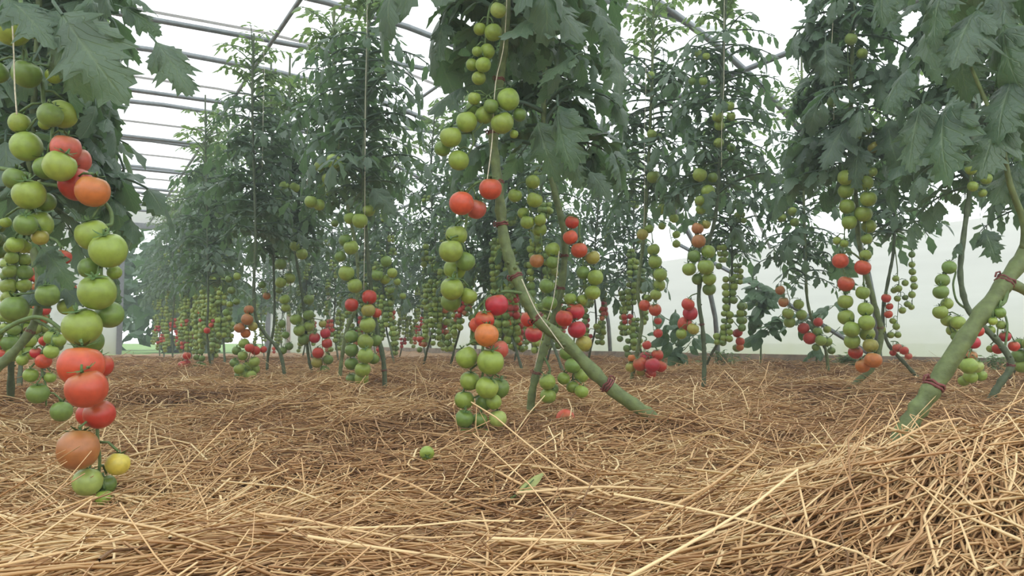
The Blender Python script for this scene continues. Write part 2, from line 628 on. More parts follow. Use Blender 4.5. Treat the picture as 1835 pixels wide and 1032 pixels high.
# scattering volume added inside the tunnel, imitates veiling glare from the bright sky
m, nt, N, L = mat('glare_veil')
out = nd(N, 'ShaderNodeOutputMaterial')
vsn = nd(N, 'ShaderNodeVolumeScatter')
vsn.inputs['Color'].default_value = (0.93, 0.975, 1.0, 1)
vsn.inputs['Density'].default_value = HAZE
vsn.inputs['Anisotropy'].default_value = 0.3
L.new(vsn.outputs[0], out.inputs['Volume'])
mb = MB()
hp = [(LC + (l - LC) * 0.985, max(0.005, z * 0.985) if z > 0.02 else -0.03) for l, z in AP[::2]]
for s_ in (S0 + 0.02, S1 - 0.1):
    for l, z in hp:
        mb.v.append(G(l, s_, z))
k = len(hp)
mb.f.append(tuple(range(k))); mb.f.append(tuple(reversed(range(k, 2 * k))))
for i in range(k):
    j = (i + 1) % k
    mb.f.append((i, k + i, k + j, j))
hz_ = obj('haze', mb.mesh('haze', m, False))
tag(hz_, 'thin haze added through the tunnel to imitate veiling glare', 'haze', kind='stuff')

# ------------------------------------------------------------------ leaf, tomato, calyx meshes
def leaflet(mb, org, ax, up, L, Wd, rows, q, lobed=True, fold=0.25, bend=0.5, ncol=1):
    """one leaflet: a blade of quads either side of a midrib, toothed edge, folded, waved and bent"""
    ax = ax.normalized()
    sd = ax.cross(up)
    if sd.length < 1e-5: sd = ax.orthogonal()
    sd.normalize()
    nm = sd.cross(ax).normalized()
    o = len(mb.v)
    ph = q.uniform(0, 1)
    tw = q.uniform(-0.5, 0.5)
    wk = q.uniform(0.10, 0.28)
    fr = q.uniform(5, 9)
    cols = [c / ncol for c in range(-ncol, ncol + 1)]
    for i in range(rows + 1):
        u = i / rows
        ang = -bend * u
        c = org + ax * (L * u * (1 - 0.18 * abs(bend) * u)) + nm * (L * math.sin(ang) * u * 0.55)
        w = Wd * 0.5 * (math.sin(math.pi * min(1, u ** 0.72)) ** 0.8 if 0 < u < 1 else 0.0)
        tooth = 0.0
        wl = wr = w
        if lobed and 0 < i < rows:
            wl *= (q.uniform(0.98, 1.28) if i % 2 else q.uniform(0.70, 0.92))
            wr *= (q.uniform(0.98, 1.28) if i % 2 else q.uniform(0.70, 0.92))
            tooth = q.uniform(0.03, 0.08) * L if i % 2 else 0.0
        if ncol == 3 and lobed:                  # deep lobes
            wl *= 0.92 + 0.30 * math.cos(19 * u + 5 * ph); wr *= 0.92 + 0.30 * math.cos(19 * u + 5 * ph + 0.8)
        if i == 0 or i == rows:
            wl = wr = 0.002
        s2 = sd * math.cos(tw * u) + nm * math.sin(tw * u)
        for v in cols:
            ww = wl if v > 0 else wr
            av = abs(v)
            z = fold * ww * (av ** 1.6) - (1 if v > 0 else -1) * wk * ww * av * math.sin(fr * u + 6 * ph) + 0.10 * ww * math.sin(av * 3.1) * math.sin(fr * 2.2 * u + 3 * ph)
            mb.uv[len(mb.v)] = (u, v)
            mb.v.append(c + s2 * (ww * v) - nm * z + ax * tooth * av ** 2)
    k = len(cols)
    for i in range(rows):
        for j in range(k - 1):
            a = o + k * i + j
            mb.f.append((a, a + 1, a + k + 1, a + k))


def compound_leaf(seed, hi, m, elev=0.5, droop=1.5, size=1.0, nm='leaf'):
    """a tomato leaf about one unit long: arching stalk with paired toothed leaflets and one at the tip"""
    q = random.Random(seed)
    mb = MB()
    pts = []; dirs = []
    p = Vector((0, 0, 0)); n = 9
    yaw = 0.0
    for i in range(n + 1):
        t = i / n
        el = elev - droop * t ** 1.2
        d = Vector((math.cos(el) * math.cos(yaw), math.cos(el) * math.sin(yaw), math.sin(el)))
        pts.append(p.copy()); dirs.append(d)
        p = p + d * (0.72 / n)
        yaw += q.uniform(-0.10, 0.10)
    mb.tube(pts, [0.018 * (1 - 0.7 * i / n) for i in range(n + 1)], 4 if hi else 3, False)
    rows = 9 if hi else 5
    spots = [(2, 0.16), (4, 0.25), (6, 0.27), (8, 0.22)] if hi else [(2, 0.13), (4, 0.19), (5, 0.09), (6, 0.21), (8, 0.17)]
    if hi:
        spots += [(3, 0.09), (5, 0.09)]
    for i, L in spots:
        for sgn in (-1, 1):
            d = dirs[i]
            sd = d.cross(Vector((0, 0, 1)))
            if sd.length < 0.05: sd = Vector((0, 1, 0))
            sd.normalize()
            ax = (sd * sgn * q.uniform(0.8, 1.1) + d * q.uniform(0.25, 0.6) + Vector((0, 0, q.uniform(-0.55, 0.12)))).normalized()
            ll = L * q.uniform(0.82, 1.2)
            up = (Vector((0, 0, 1)) + d * q.uniform(-0.3, 0.5) + sd * q.uniform(-0.4, 0.4)).normalized()
            st = pts[i] + ax * 0.04
            mb.tube([pts[i], st], 0.006, 3, False)
            leaflet(mb, st, ax, up, ll, ll * (q.uniform(0.42, 0.58) if hi else q.uniform(0.36, 0.50)), rows if L > 0.1 else 4, q, True, q.uniform(0.05, 0.7), q.uniform(0.2, 1.2), 2 if hi else 1)
    ax = (dirs[-1] + Vector((0, 0, -0.1))).normalized()
    upv = Vector((0, 0, 1)) if abs(ax.z) < 0.85 else Vector((1, 0, 0))
    leaflet(mb, pts[-1], ax, upv, 0.30 if hi else 0.24, 0.17 if hi else 0.115, rows + (2 if hi else 0), q, True, q.uniform(0.1, 0.6), q.uniform(0.2, 0.9), 2 if hi else 1)
    return mb.mesh(nm, m)


LEAF_HI = [compound_leaf(10 + i, True, M_LEAF, *( (0.7, 2.0), (0.35, 1.5), (0.9, 2.5), (0.15, 1.5))[i % 4]) for i in range(12)]
LEAF_LO = [compound_leaf(40 + i, False, M_LEAF, *( (0.6, 1.6), (0.3, 1.2), (0.85, 2.1), (0.15, 1.0))[i % 4]) for i in range(12)]
YOUNG_HI = [compound_leaf(70 + i, True, M_YOUNG, 1.0, 1.2) for i in range(4)]
YOUNG_LO = [compound_leaf(80 + i, False, M_YOUNG, 1.0, 1.2) for i in range(4)]


def big_leaf(seed, m=M_LEAF, lob=True):
    """one large lobed leaf blade, unit length along +X"""
    q = random.Random(seed)
    mb = MB()
    mb.tube([Vector((0, 0, 0)), Vector((0.08, 0, 0.01)), Vector((0.16, 0, 0))], 0.014, 5, False)
    leaflet(mb, Vector((0.14, 0, 0)), Vector((1, 0, 0)), Vector((0, 0, 1)), 0.88, 0.50, 21, q, lob, q.uniform(0.2, 0.7), q.uniform(0.3, 0.9), 3)
    if lob:
        for sgn in (-1, 1):
            leaflet(mb, Vector((0.24, 0, 0)), Vector((0.62, sgn * 0.75, -0.15)), Vector((0, 0, 1)), 0.40, 0.20, 9, q, True, 0.4, 0.6, 2)
    return mb.mesh('leaf', m)


BIG = [big_leaf(100 + i) for i in range(6)]
OVAL = [big_leaf(120 + i, M_PEPPER, False) for i in range(4)]


def tomato_mesh(seed, nu, nv):
    q = random.Random(seed)
    mb = MB()
    rib = q.choice((4, 5, 6)); ra = q.uniform(0.008, 0.03); ph = q.uniform(0, 6)
    sq = q.uniform(0.93, 1.0)
    mb.v.append(Vector((0, 0, sq * 0.86)))
    for j in range(1, nv):
        th = math.pi * j / nv
        for i in range(nu):
            a = 2 * math.pi * i / nu
            r = math.sin(th) ** 0.93 * (1 + ra * math.cos(rib * a + ph) * math.sin(th) * (1 if j < nv * 0.6 else 0.4))
            z = math.cos(th) * sq
            if z > 0.6: z -= 0.35 * (z - 0.6) * (1 if math.sin(th) < 0.5 else 0.4)
            mb.v.append(Vector((r * math.cos(a), r * math.sin(a), z)))
    mb.v.append(Vector((0, 0, -sq)))
    for i in range(nu):
        mb.f.append((0, 1 + i, 1 + (i + 1) % nu))
    for j in range(nv - 2):
        for i in range(nu):
            a = 1 + j * nu + i; b = 1 + j * nu + (i + 1) % nu
            mb.f.append((a, a + nu, b + nu, b))
    o = 1 + (nv - 2) * nu; e = len(mb.v) - 1
    for i in range(nu):
        mb.f.append((o + i, e, o + (i + 1) % nu))
    return mb.mesh('tomato', M_TOM)


TOM_HI = [tomato_mesh(i, 24, 14) for i in range(6)]
TOM_MD = [tomato_mesh(10 + i, 14, 9) for i in range(5)]
TOM_LO = [tomato_mesh(20 + i, 9, 6) for i in range(4)]


def calyx_mesh(seed):
    q = random.Random(seed)
    mb = MB()
    mb.tube([Vector((0, 0, 0.76)), Vector((0.02, 0, 1.0)), Vector((0.08, 0.03, 1.22))], [0.10, 0.065, 0.06], 5)
    for k in range(5):
        a = 2 * math.pi * k / 5 + q.uniform(-0.2, 0.2)
        d = Vector((math.cos(a), math.sin(a), 0)); s = Vector((-d.y, d.x, 0))
        cu = q.uniform(0.0, 0.45); ln = q.uniform(0.6, 0.85)
        o = len(mb.v)
        for t, w in ((0.0, 0.07), (0.35, 0.10), (0.7, 0.07), (1.0, 0.012)):
            c = d * (ln * t) + Vector((0, 0, 0.90 - 0.16 * t * t + cu * t * t))
            mb.v += [c + s * w, c + Vector((0, 0, 0.03)), c - s * w]
        for i in range(3):
            b = o + 3 * i
            mb.f += [(b, b + 1, b + 4, b + 3), (b + 1, b + 2, b + 5, b + 4)]
    return mb.mesh('calyx', M_CALYX)


CALYX = [calyx_mesh(i) for i in range(4)]

TC = {
    'g': (0.255, 0.345, 0.055), 'd': (0.155, 0.245, 0.048), 'p': (0.37, 0.47, 0.12), 'y': (0.56, 0.45, 0.07),
    'v': (0.34, 0.31, 0.06), 'o': (0.56, 0.17, 0.038), 'b': (0.42, 0.16, 0.05), 'r': (0.50, 0.042, 0.022),
    't': (0.55, 0.075, 0.030), 'c': (0.47, 0.022, 0.038), 'k': (0.54, 0.10, 0.066),
}


def jit(c, a=0.10):
    k = 1 + U(-a, a)
    return (min(1, c[0] * k * (1 + U(-a, a) * 0.5)), min(1, c[1] * k), min(1, c[2] * k), 1)


def add_tomato(truss, pos, r, col, lod, tilt=0.5, calyx=True):
    me = rnd.choice((TOM_HI, TOM_MD, TOM_LO)[lod])
    o = obj('tomato', me, truss, pos)
    o.rotation_euler = (U(-tilt, tilt), U(-tilt, tilt), U(0, 6.28))
    o.scale = (r, r, r)
    o.color = jit(TC[col])
    if calyx:
        c = obj('calyx', rnd.choice(CALYX), truss, pos)
        c.rotation_euler = o.rotation_euler
        c.scale = o.scale
    return o


def add_leaf(plant, pos, az, size, young, hi, roll=0.0, pitch=0.0):
    me = rnd.choice((YOUNG_HI if hi else YOUNG_LO) if young else (LEAF_HI if hi else LEAF_LO))
    o = obj('leaf', me, plant, pos)
    o.rotation_euler = (Matrix.Rotation(az, 3, 'Z') @ Matrix.Rotation(pitch, 3, 'Y') @ Matrix.Rotation(roll, 3, 'X')).to_euler()
    o.scale = (size, size, size)
    return o


def aim_leaf(plant, base, p0, p1, me, roll=0.0):
    """a leaf of given mesh from its stalk p0 to its tip p1"""
    d = p1 - p0
    L = d.length
    x = d.normalized()
    z = Vector((0, -0.55, 0.8)); z = z - x * z.dot(x)
    if z.length < 0.1: z = x.orthogonal()
    z.normalize()
    y = z.cross(x)
    R = Matrix((x, y, z)).transposed() @ Matrix.Rotation(roll, 3, 'X')
    o = obj('leaf', me, plant, p0 - base)
    o.rotation_euler = R.to_euler()
    o.scale = (L, L, L)
    return o


class Stem:
    def __init__(self, pts, r0, r1):
        self.p = catmull(pts, 7)
        n = len(self.p)
        self.r = [r0 + (r1 - r0) * (i / (n - 1)) for i in range(n)]

    def at_z(self, z):
        best = None
        for i in range(len(self.p) - 1):
            a, b = self.p[i], self.p[i + 1]
            if (a.z - z) * (b.z - z) <= 0 and abs(a.z - b.z) > 1e-6:
                t = (z - a.z) / (b.z - a.z)
                best = a + (b - a) * t
        return best if best is not None else (self.p[-1].copy() if z > self.p[-1].z else self.p[0].copy())


def build_stem(root, base, st, m, nubs=8, sides=8, q=rnd):
    mb = MB()
    rr = [r * (1 + 0.10 * math.sin(i * 1.7) + (0.12 if i % 5 == 0 else 0)) for i, r in enumerate(st.r)]
    mb.tube(st.p, rr, sides)
    n = len(st.p)
    for k in range(nubs):                     # stubs where old leaves were cut away
        i = int(n * 0.22) + int(q.random() * (n * 0.45))
        if i >= n - 1: continue
        a = q.uniform(0, 6.28)
        d = Vector((math.cos(a), math.sin(a), q.uniform(0.1, 0.7))).normalized()
        r = rr[i]
        mb.tube([st.p[i], st.p[i] + d * r * 1.2, st.p[i] + d * r * 1.5], [r * 0.45, r * 0.33, r * 0.25], 5)
    return obj('stem', mb.mesh('stem', m, True, base), root)


LEAVES = 3.6


def plant_leaves(root, base, st, z0, z1, n, size, hi, az0=0.0, face=0.35, young_top=0.25, lmin=0.65):
    n = int(n * LEAVES)
    for k in range(n):
        t = (k + U(0, 0.6)) / n
        z = z0 + (z1 - z0) * t
        p = st.at_z(z)
        az = az0 + k * 2.4 + U(-0.4, 0.4)
        if math.sin(az) < -0.30 and rnd.random() < 0.7:      # the side towards the path is picked clear of leaves
            az = -az + U(-0.5, 0.5)
        yg = t > 1 - young_top
        sz = size * (1.08 if hi else 1.22) * (1 - 0.14 * t) * U(lmin, 1.15) * (0.85 if yg else 1.0)
        add_leaf(root, p - base, az, sz, yg, hi, U(-0.5, 0.5), U(-0.35, 0.25))


def ring(st_p, r, t, base):
    """a maroon tie wound round the stem with a loose end"""
    mb = MB()
    a = t.orthogonal().normalized(); b = t.cross(a).normalized()
    pts = []
    for i in range(25):
        th = 2 * math.pi * i / 10
        rr = r * (1.08 + 0.06 * math.sin(i * 2.3))
        pts.append(st_p + (a * math.cos(th) + b * math.sin(th)) * rr + t * (r * 0.45 * (i / 12 - 1) + r * 0.15 * math.sin(i * 3.1)))
    mb.tube(pts, r * 0.17, 5)
    e = pts[-1]; out = (e - st_p).normalized()
    mb.tube([e, e + out * r * 0.3 + t * r * 0.2, e + out * r * 0.6 - t * r * 0.3, e + out * r * 0.4 - t * r * 0.8], r * 0.13, 5)
    return mb.mesh('tie', M_TIE, True, base)


def parse(s):
    out = []
    for tok in s.split():
        a, b, d, c = tok.split(',')
        out.append((float(a), float(b), float(d), c[0], (c[1:] == '-') - (c[1:] == '+')))
    return out


def hand_truss(root, base, st, Ys, spec, attach=None, off=-0.035, lod=0, rs=0.0022, calyx=True):
    fr = sorted(parse(spec), key=lambda f: f[1])
    n = len(fr)
    dm = sum(f[2] for f in fr) / n
    dep = [Ys + off - 0.012 * (f[2] - dm) / dm * 3 * (Ys / 1.6) * 0.6 + U(-0.006, 0.006) + f[4] * 0.5 * f[2] * Ys / F for f in fr]
    for it in range(80):                       # separate the fruit in depth so that none run into each other
        moved = False
        for i in range(n):
            for j in range(i + 1, n):
                pi = P(fr[i][0], fr[i][1], dep[i]); pj = P(fr[j][0], fr[j][1], dep[j])
                ri = fr[i][2] * dep[i] / F / 2; rj = fr[j][2] * dep[j] / F / 2
                need = 0.97 * (ri + rj)
                if (pi - pj).length < need:
                    sgn = 1 if dep[i] > dep[j] or (dep[i] == dep[j] and i < j) else -1
                    dep[i] += sgn * 0.0025; dep[j] -= sgn * 0.0025
                    moved = True
        if not moved: break
    pos = [P(f[0], f[1], d) for f, d in zip(fr, dep)]
    rad = [f[2] * d / F / 2 for f, d in zip(fr, dep)]
    mb = MB()
    if attach is None:
        sp = st.at_z(pos[0].z + rad[0] * 1.6)
        path = [sp]
    else:
        path = [P(ax, ay, Ys + (off * 0.4 if k else 0)) for k, (ax, ay) in enumerate(attach)]
    k = 0
    win = 3
    for i in range(n):
        lo, hi = max(0, i - win), min(n, i + win + 1)
        c = sum((pos[j] for j in range(lo, hi)), Vector((0, 0, 0))) / (hi - lo)
        q = Vector((c.x, c.y + 0.006, pos[i].z + rad[i] * 0.5))
        if q.z < path[-1].z - 0.004:
            path.append(q)
    if len(path) < 2:
        path.append(path[0] + Vector((0, -0.02, -0.03)))
    pp = catmull(path, 4)
    r0 = rs * (1.6 if lod == 0 else 1.2)
    mb.tube(pp, [r0 * (1 - 0.5 * i / len(pp)) for i in range(len(pp))], 6 if lod < 2 else 4)
    for i in range(n):
        top = pos[i] + Vector((0, 0, rad[i] * 1.05))
        near = min(pp, key=lambda p: (p - (top + Vector((0, 0, 0.012)))).length)
        mid = (near + top) / 2 + Vector((0, 0, 0.006))
        mb.tube([near, mid, top], r0 * 0.55, 4)
    tr = obj('truss', mb.mesh('truss', M_TRUSS, True, base), root)
    for i in range(n):
        add_tomato(tr, pos[i] - base, rad[i], fr[i][3], lod, 0.45, calyx)
    return tr


def new_plant(label, base, group=None, name='tomato_plant', cat='tomato plant'):
    t = bpy.data.objects.new(name, None)
    COL.objects.link(t)
    t.location = base
    tag(t, label, cat, group)
    return t


def hand_plant(label, path, r0, r1, trusses, leaves, ties=(), hi=True, lod=0, m=None, nubs=8, extra=(), branches=()):
    """path: [(px, py, Y)...] from the ground upward; trusses: [(spec, attach, off)]; leaves: (z0, z1, n, size)"""
    pts = [P(*p) for p in path]
    b0 = pts[0]
    g = gzf(b0.x, b0.y)
    d = (pts[1] - pts[0]).normalized()
    dd = (-d + Vector((0, 0, -1.2))).normalized()
    low = pts[0] + dd * 0.01
    while low.z > gzf(low.x, low.y) - 0.05 and (low - pts[0]).length < 0.3:
        low = low + dd * 0.01
    base = Vector((b0.x, b0.y, g))
    root = new_plant(label, base)
    st = Stem([low] + pts, r0, r1)
    build_stem(root, base, st, m or M_STEM, nubs, 10 if lod == 0 else 7)
    for bp_, br_ in branches:
        mb = MB(); mb.tube(catmull([P(*a_) for a_ in bp_], 5), [br_ * (1 - 0.03 * i_) for i_ in range(5 * (len(bp_) - 1) + 1)], 8)
        obj('branch', mb.mesh('branch', m or M_STEM, True, base), root)
    for tx, ty, tY in ties:
        q = P(tx, ty, tY)
        i = min(range(1, len(st.p) - 1), key=lambda k: (st.p[k] - q).length)
        obj('tie', ring(st.p[i], st.r[i], (st.p[i + 1] - st.p[i - 1]).normalized(), base), root)
    for tr in trusses:
        spec, attach, off = (tr + (None, -0.035))[:3] if len(tr) == 1 else tr
        zs = P(parse(spec)[0][0], parse(spec)[0][1], path[0][2]).z
        Ys = st.at_z(max(zs, low.z + 0.1)).y
        hand_truss(root, base, st, Ys, spec, attach, off, lod)
    if leaves:
        plant_leaves(root, base, st, leaves[0], leaves[1], leaves[2], leaves[3], hi and lod == 0, U(0, 6))
    for (x0, y0, Y0, x1, y1, Y1, k, roll) in extra:
        aim_leaf(root, base, P(x0, y0, Y0), P(x1, y1, Y1), BIG[k % len(BIG)], roll)
    return root, st, base


def twine(label, pts, r=0.0011):
    b = pts[0]
    mb = MB(); mb.tube(catmull(pts, 4), r, 5)
    o = obj('twine', mb.mesh('twine', M_TWINE, True, b), None, b)
    tag(o, label, 'twine', 'white twines that hold the plants up')
    return o


# ------------------------------------------------------------------ the plants in front, one by one
# left foreground
hand_plant('large tomato plant at the left edge, with big green and red fruit close by',
    [(-75, 900, 1.12), (-60, 760, 1.13), (-48, 600, 1.17), (-40, 420, 1.20), (-34, 250, 1.22), (-30, 90, 1.22), (-24, -80, 1.22), (-20, -420, 1.22), (-20, -800, 1.22)],
    0.013, 0.007, [
        ('145,655,78,t 155,696,72,t+ 180,655,44,r- 178,742,54,r 160,742,44,r- 140,805,72,b+ 211,831,42,y 157,863,50,p 190,868,36,d 186,892,30,g',
         [(-38, 620), (0, 596), (35, 576), (75, 569), (115, 596), (148, 640)], -0.03),
        ('165,420,58,g 194,448,64,g+ 160,480,38,d 205,488,26,g 174,523,66,g+ 196,563,50,d 147,585,68,g+ 162,612,46,d-',
         [(10, 330), (80, 330), (160, 345), (195, 372), (200, 400)], -0.02),
        ('112,204,52,g 90,206,44,d 80,222,22,g 35,220,38,g 47,262,54,g 118,265,52,k 140,287,46,k 107,297,58,g 84,300,46,d 137,330,60,r 166,342,60,o+',
         [(30, 130), (72, 140), (78, 185)], -0.03),
        ('27,320,42,d 52,348,56,g 82,362,36,d 68,402,52,g 46,402,40,d 72,425,30,v 27,438,30,g 42,440,28,g 10,398,20,g', None, -0.035),
        ('22,52,62,g -6,50,46,g 68,50,44,g 48,132,52,d 97,135,30,g -6,130,40,d', [(30, -60), (38, 20)], -0.03),
    ], (1.00, 1.75, 12, 0.34), [(-34, 235, 1.22)], extra=[
        (95, 2, 1.10, 205, 165, 1.05, 0, 0.5), (60, 10, 1.12, 130, 60, 1.08, 1, 0.2), (85, 60, 1.13, 150, 190, 1.15, 2, 0.8),
        (268, 62, 1.15, 345, 152, 1.12, 3, 0.2), (205, 8, 1.2, 295, 40, 1.2, 4, 0.4), (215, -20, 1.2, 290, 15, 1.2, 1, -0.2),
        (150, -30, 1.15, 215, 110, 1.2, 5, -0.4), (0, -10, 1.1, 90, 45, 1.05, 2, 0.1), (120, 90, 1.2, 100, 215, 1.2, 3, 0.9),
        (190, 480, 1.2, 245, 560, 1.25, 4, 0.3), (60, 430, 1.3, 150, 520, 1.35, 0, 0.4), (10, 300, 1.3, 90, 460, 1.35, 1, 0.1)])

# second on the left, further in
hand_plant('tomato plant behind the left edge one, with a bare thin truss over the straw',
    [(-40, 690, 1.75), (0, 656, 1.75), (60, 583, 1.78), (70, 500, 1.8), (50, 380, 1.82), (60, 200, 1.85), (70, 0, 1.85), (75, -250, 1.86)],
    0.011, 0.006, [
        ('114,460,28,r 100,505,26,o 120,517,32,t 86,528,42,d 120,549,32,g 26,553,48,d', [(60, 420), (100, 430)], -0.08),
        ('106,610,24,g 92,605,26,g 80,610,20,r 64,632,20,c 92,630,26,g 78,647,28,t 40,645,20,g 55,672,26,g 90,676,20,g 68,705,38,d 110,737,37,d',
         [(60, 570), (92, 590)], -0.10),
    ], (0.50, 1.55, 24, 0.34), [(58, 590, 1.78)], lod=0, extra=[(60, 470, 1.7, 150, 540, 1.7, 0, 0.3), (40, 560, 1.72, 110, 470, 1.8, 3, 0.3)])

# middle plant
hand_plant('middle tomato plant whose thick green stem slants down to the right',
    [(1207, 792, 1.60), (1192, 768, 1.60), (1150, 735, 1.60), (1088, 690, 1.60), (1010, 610, 1.61), (962, 570, 1.61), (925, 495, 1.62), (903, 425, 1.63), (894, 340, 1.64), (884, 250, 1.65), (892, 170, 1.66), (905, 60, 1.66), (910, -100, 1.66), (905, -500, 1.66)],
    0.0155, 0.008, [
        ('890,546,42,c 868,573,36,r 857,582,32,t 872,600,43,o+ 894,626,35,k- 836,640,40,g 879,648,49,g+ 842,682,36,g 873,694,42,g+ 894,695,38,d- 832,716,35,g 868,720,32,d 885,720,28,g 832,750,33,d 860,752,28,d 892,750,33,p 838,778,32,d 862,774,28,g',
         [(944, 527), (905, 522), (875, 533), (850, 565), (846, 610)], -0.05),
        ('879,338,42,t 827,364,45,t+ 853,374,38,k- 818,421,40,g 808,449,44,g 834,468,36,d 815,482,40,g 810,517,42,g 840,530,31,g 808,540,36,d', [(892, 325), (860, 325), (835, 345)], -0.05),
        ('911,178,41,g 931,205,26,d 880,190,28,d 900,220,42,g 868,206,34,g 850,176,24,g 849,192,28,d 836,218,39,g 808,245,40,g 793,266,30,d 822,287,38,g 921,240,16,g', [(890, 150), (885, 175)], -0.06),
        ('893,18,30,p 884,58,33,g 860,52,24,g 873,92,28,g 855,92,19,g 866,116,29,g 846,116,23,g 858,140,26,g', [(905, -10), (890, 0)], -0.05),
    ], (0.86, 2.0, 26, 0.36), [(1088, 690, 1.6), (962, 568, 1.61), (922, 493, 1.62), (894, 408, 1.63), (892, 332, 1.64), (884, 240, 1.65), (896, 142, 1.66)],
    extra=[(1020, 25, 1.55, 885, 35, 1.45, 1, 0.3), (1045, 95, 1.55, 945, 130, 1.5, 0, 0.5), (1090, 85, 1.6, 1135, 155, 1.55, 2, -0.4),
           (1000, 170, 1.55, 998, 305, 1.5, 3, 0.9), (1010, 260, 1.58, 1050, 330, 1.55, 4, 0.2), (1090, 260, 1.6, 1135, 340, 1.6, 5, -0.5),
           (930, -40, 1.6, 1060, 40, 1.5, 0, 0.2), (960, 200, 1.62, 990, 330, 1.6, 1, 0.8), (800, 30, 1.7, 770, 95, 1.65, 2, 0.4),
           (850, 150, 1.75, 750, 180, 1.7, 3, 0.3), (1060, 20, 1.6, 1125, 60, 1.55, 4, 0.1), (850, 330, 1.65, 830, 320, 1.6, 2, 0.4)])

# behind it
hand_plant('tomato plant behind the middle one, with crimson fruit low on its right',
    [(950, 748, 2.14), (956, 690, 2.14), (980, 610, 2.15), (1003, 530, 2.16), (1012, 430, 2.17), (993, 340, 2.18), (975, 250, 2.2), (978, 100, 2.2), (985, -60, 2.2), (985, -250, 2.2)],
    0.0115, 0.007, [
        ('1025,398,25,r 1022,425,27,t 1038,448,30,t 1062,461,26,v 1045,488,24,d 1067,497,29,g 1062,524,28,g 1022,535,23,g 1043,537,21,g', [(1010, 400), (1020, 385)], -0.05),
        ('1031,558,33,c 1011,570,31,r 1034,590,33,c 1046,615,29,v 1016,632,27,d 1026,655,29,d 1042,672,27,g 1010,678,23,g 1026,693,23,g 1042,701,25,g', [(1000, 540), (1020, 545)], -0.05),
        ('955,326,26,g 923,350,26,g 958,358,29,g 938,382,22,g 945,398,26,g 968,394,22,g 967,411,26,g 990,447,28,g 962,467,26,b 990,470,24,d 980,512,28,d 985,543,28,d', [(985, 310), (960, 312)], -0.05),
        ('947,572,29,r 956,598,31,c', [(985, 560), (960, 555)], -0.08),
        ('981,684,29,g 990,697,22,d 982,709,29,g', [(975, 640), (985, 660)], -0.04),
    ], (0.72, 1.95, 26, 0.34), [(957, 662, 2.14), (1005, 520, 2.16), (1008, 465, 2.17)], extra=[(1050, 300, 2.1, 1100, 350, 2.05, 2, 0.3)])

# right foreground
hand_plant('tomato plant at the right edge, its thick stem leaning out of the frame',
    [(1608, 803, 1.10), (1640, 742, 1.10), (1675, 690, 1.10), (1740, 590, 1.10), (1802, 505, 1.11), (1850, 425, 1.12), (1900, 250, 1.13), (1915, 50, 1.15), (1900, -200, 1.16), (1890, -700, 1.18)],
    0.0132, 0.009, [
        ('1792,560,20,d 1779,575,16,g', [(1806, 505), (1800, 540)], -0.01),
    ], (0.75, 1.6, 17, 0.36), [(1674, 690, 1.10), (1803, 505, 1.11)], nubs=0, branches=[([(1800, 505, 1.11), (1822, 512, 1.11), (1860, 528, 1.13), (1930, 520, 1.16)], 0.009), ([(1835, 445, 1.115), (1835, 400, 1.11), (1810, 330, 1.1), (1790, 240, 1.1), (1740, 120, 1.1)], 0.006)],
    extra=[(1705, 160, 1.10, 1652, 320, 1.05, 0, 1.0), (1660, 165, 1.12, 1610, 300, 1.1, 1, 0.6), (1640, 110, 1.1, 1560, 190, 1.1, 3, 0.5),
           (1760, 5, 1.1, 1690, 95, 1.05, 5, 0.4), (1700, -40, 1.1, 1640, 90, 1.1, 2, 0.8), (1800, 20, 1.1, 1790, 180, 1.05, 4, 1.0),
           (1830, 120, 1.1, 1760, 230, 1.05, 0, 0.6), (1800, 200, 1.1, 1750, 300, 1.05, 1, 0.3), (1660, 0, 1.15, 1590, 25, 1.15, 2, 0.3),
           (1850, 60, 1.1, 1800, 260, 1.1, 5, 0.9), (1835, 280, 1.12, 1770, 350, 1.1, 3, 0.2), (1720, 60, 1.12, 1720, 180, 1.1, 4, 0.7),
           (1780, -30, 1.12, 1830, 90, 1.1, 0, 0.3), (1850, 180, 1.12, 1830, 360, 1.1, 2, 0.8), (1590, -60, 1.14, 1560, 40, 1.12, 3, 0.8)])

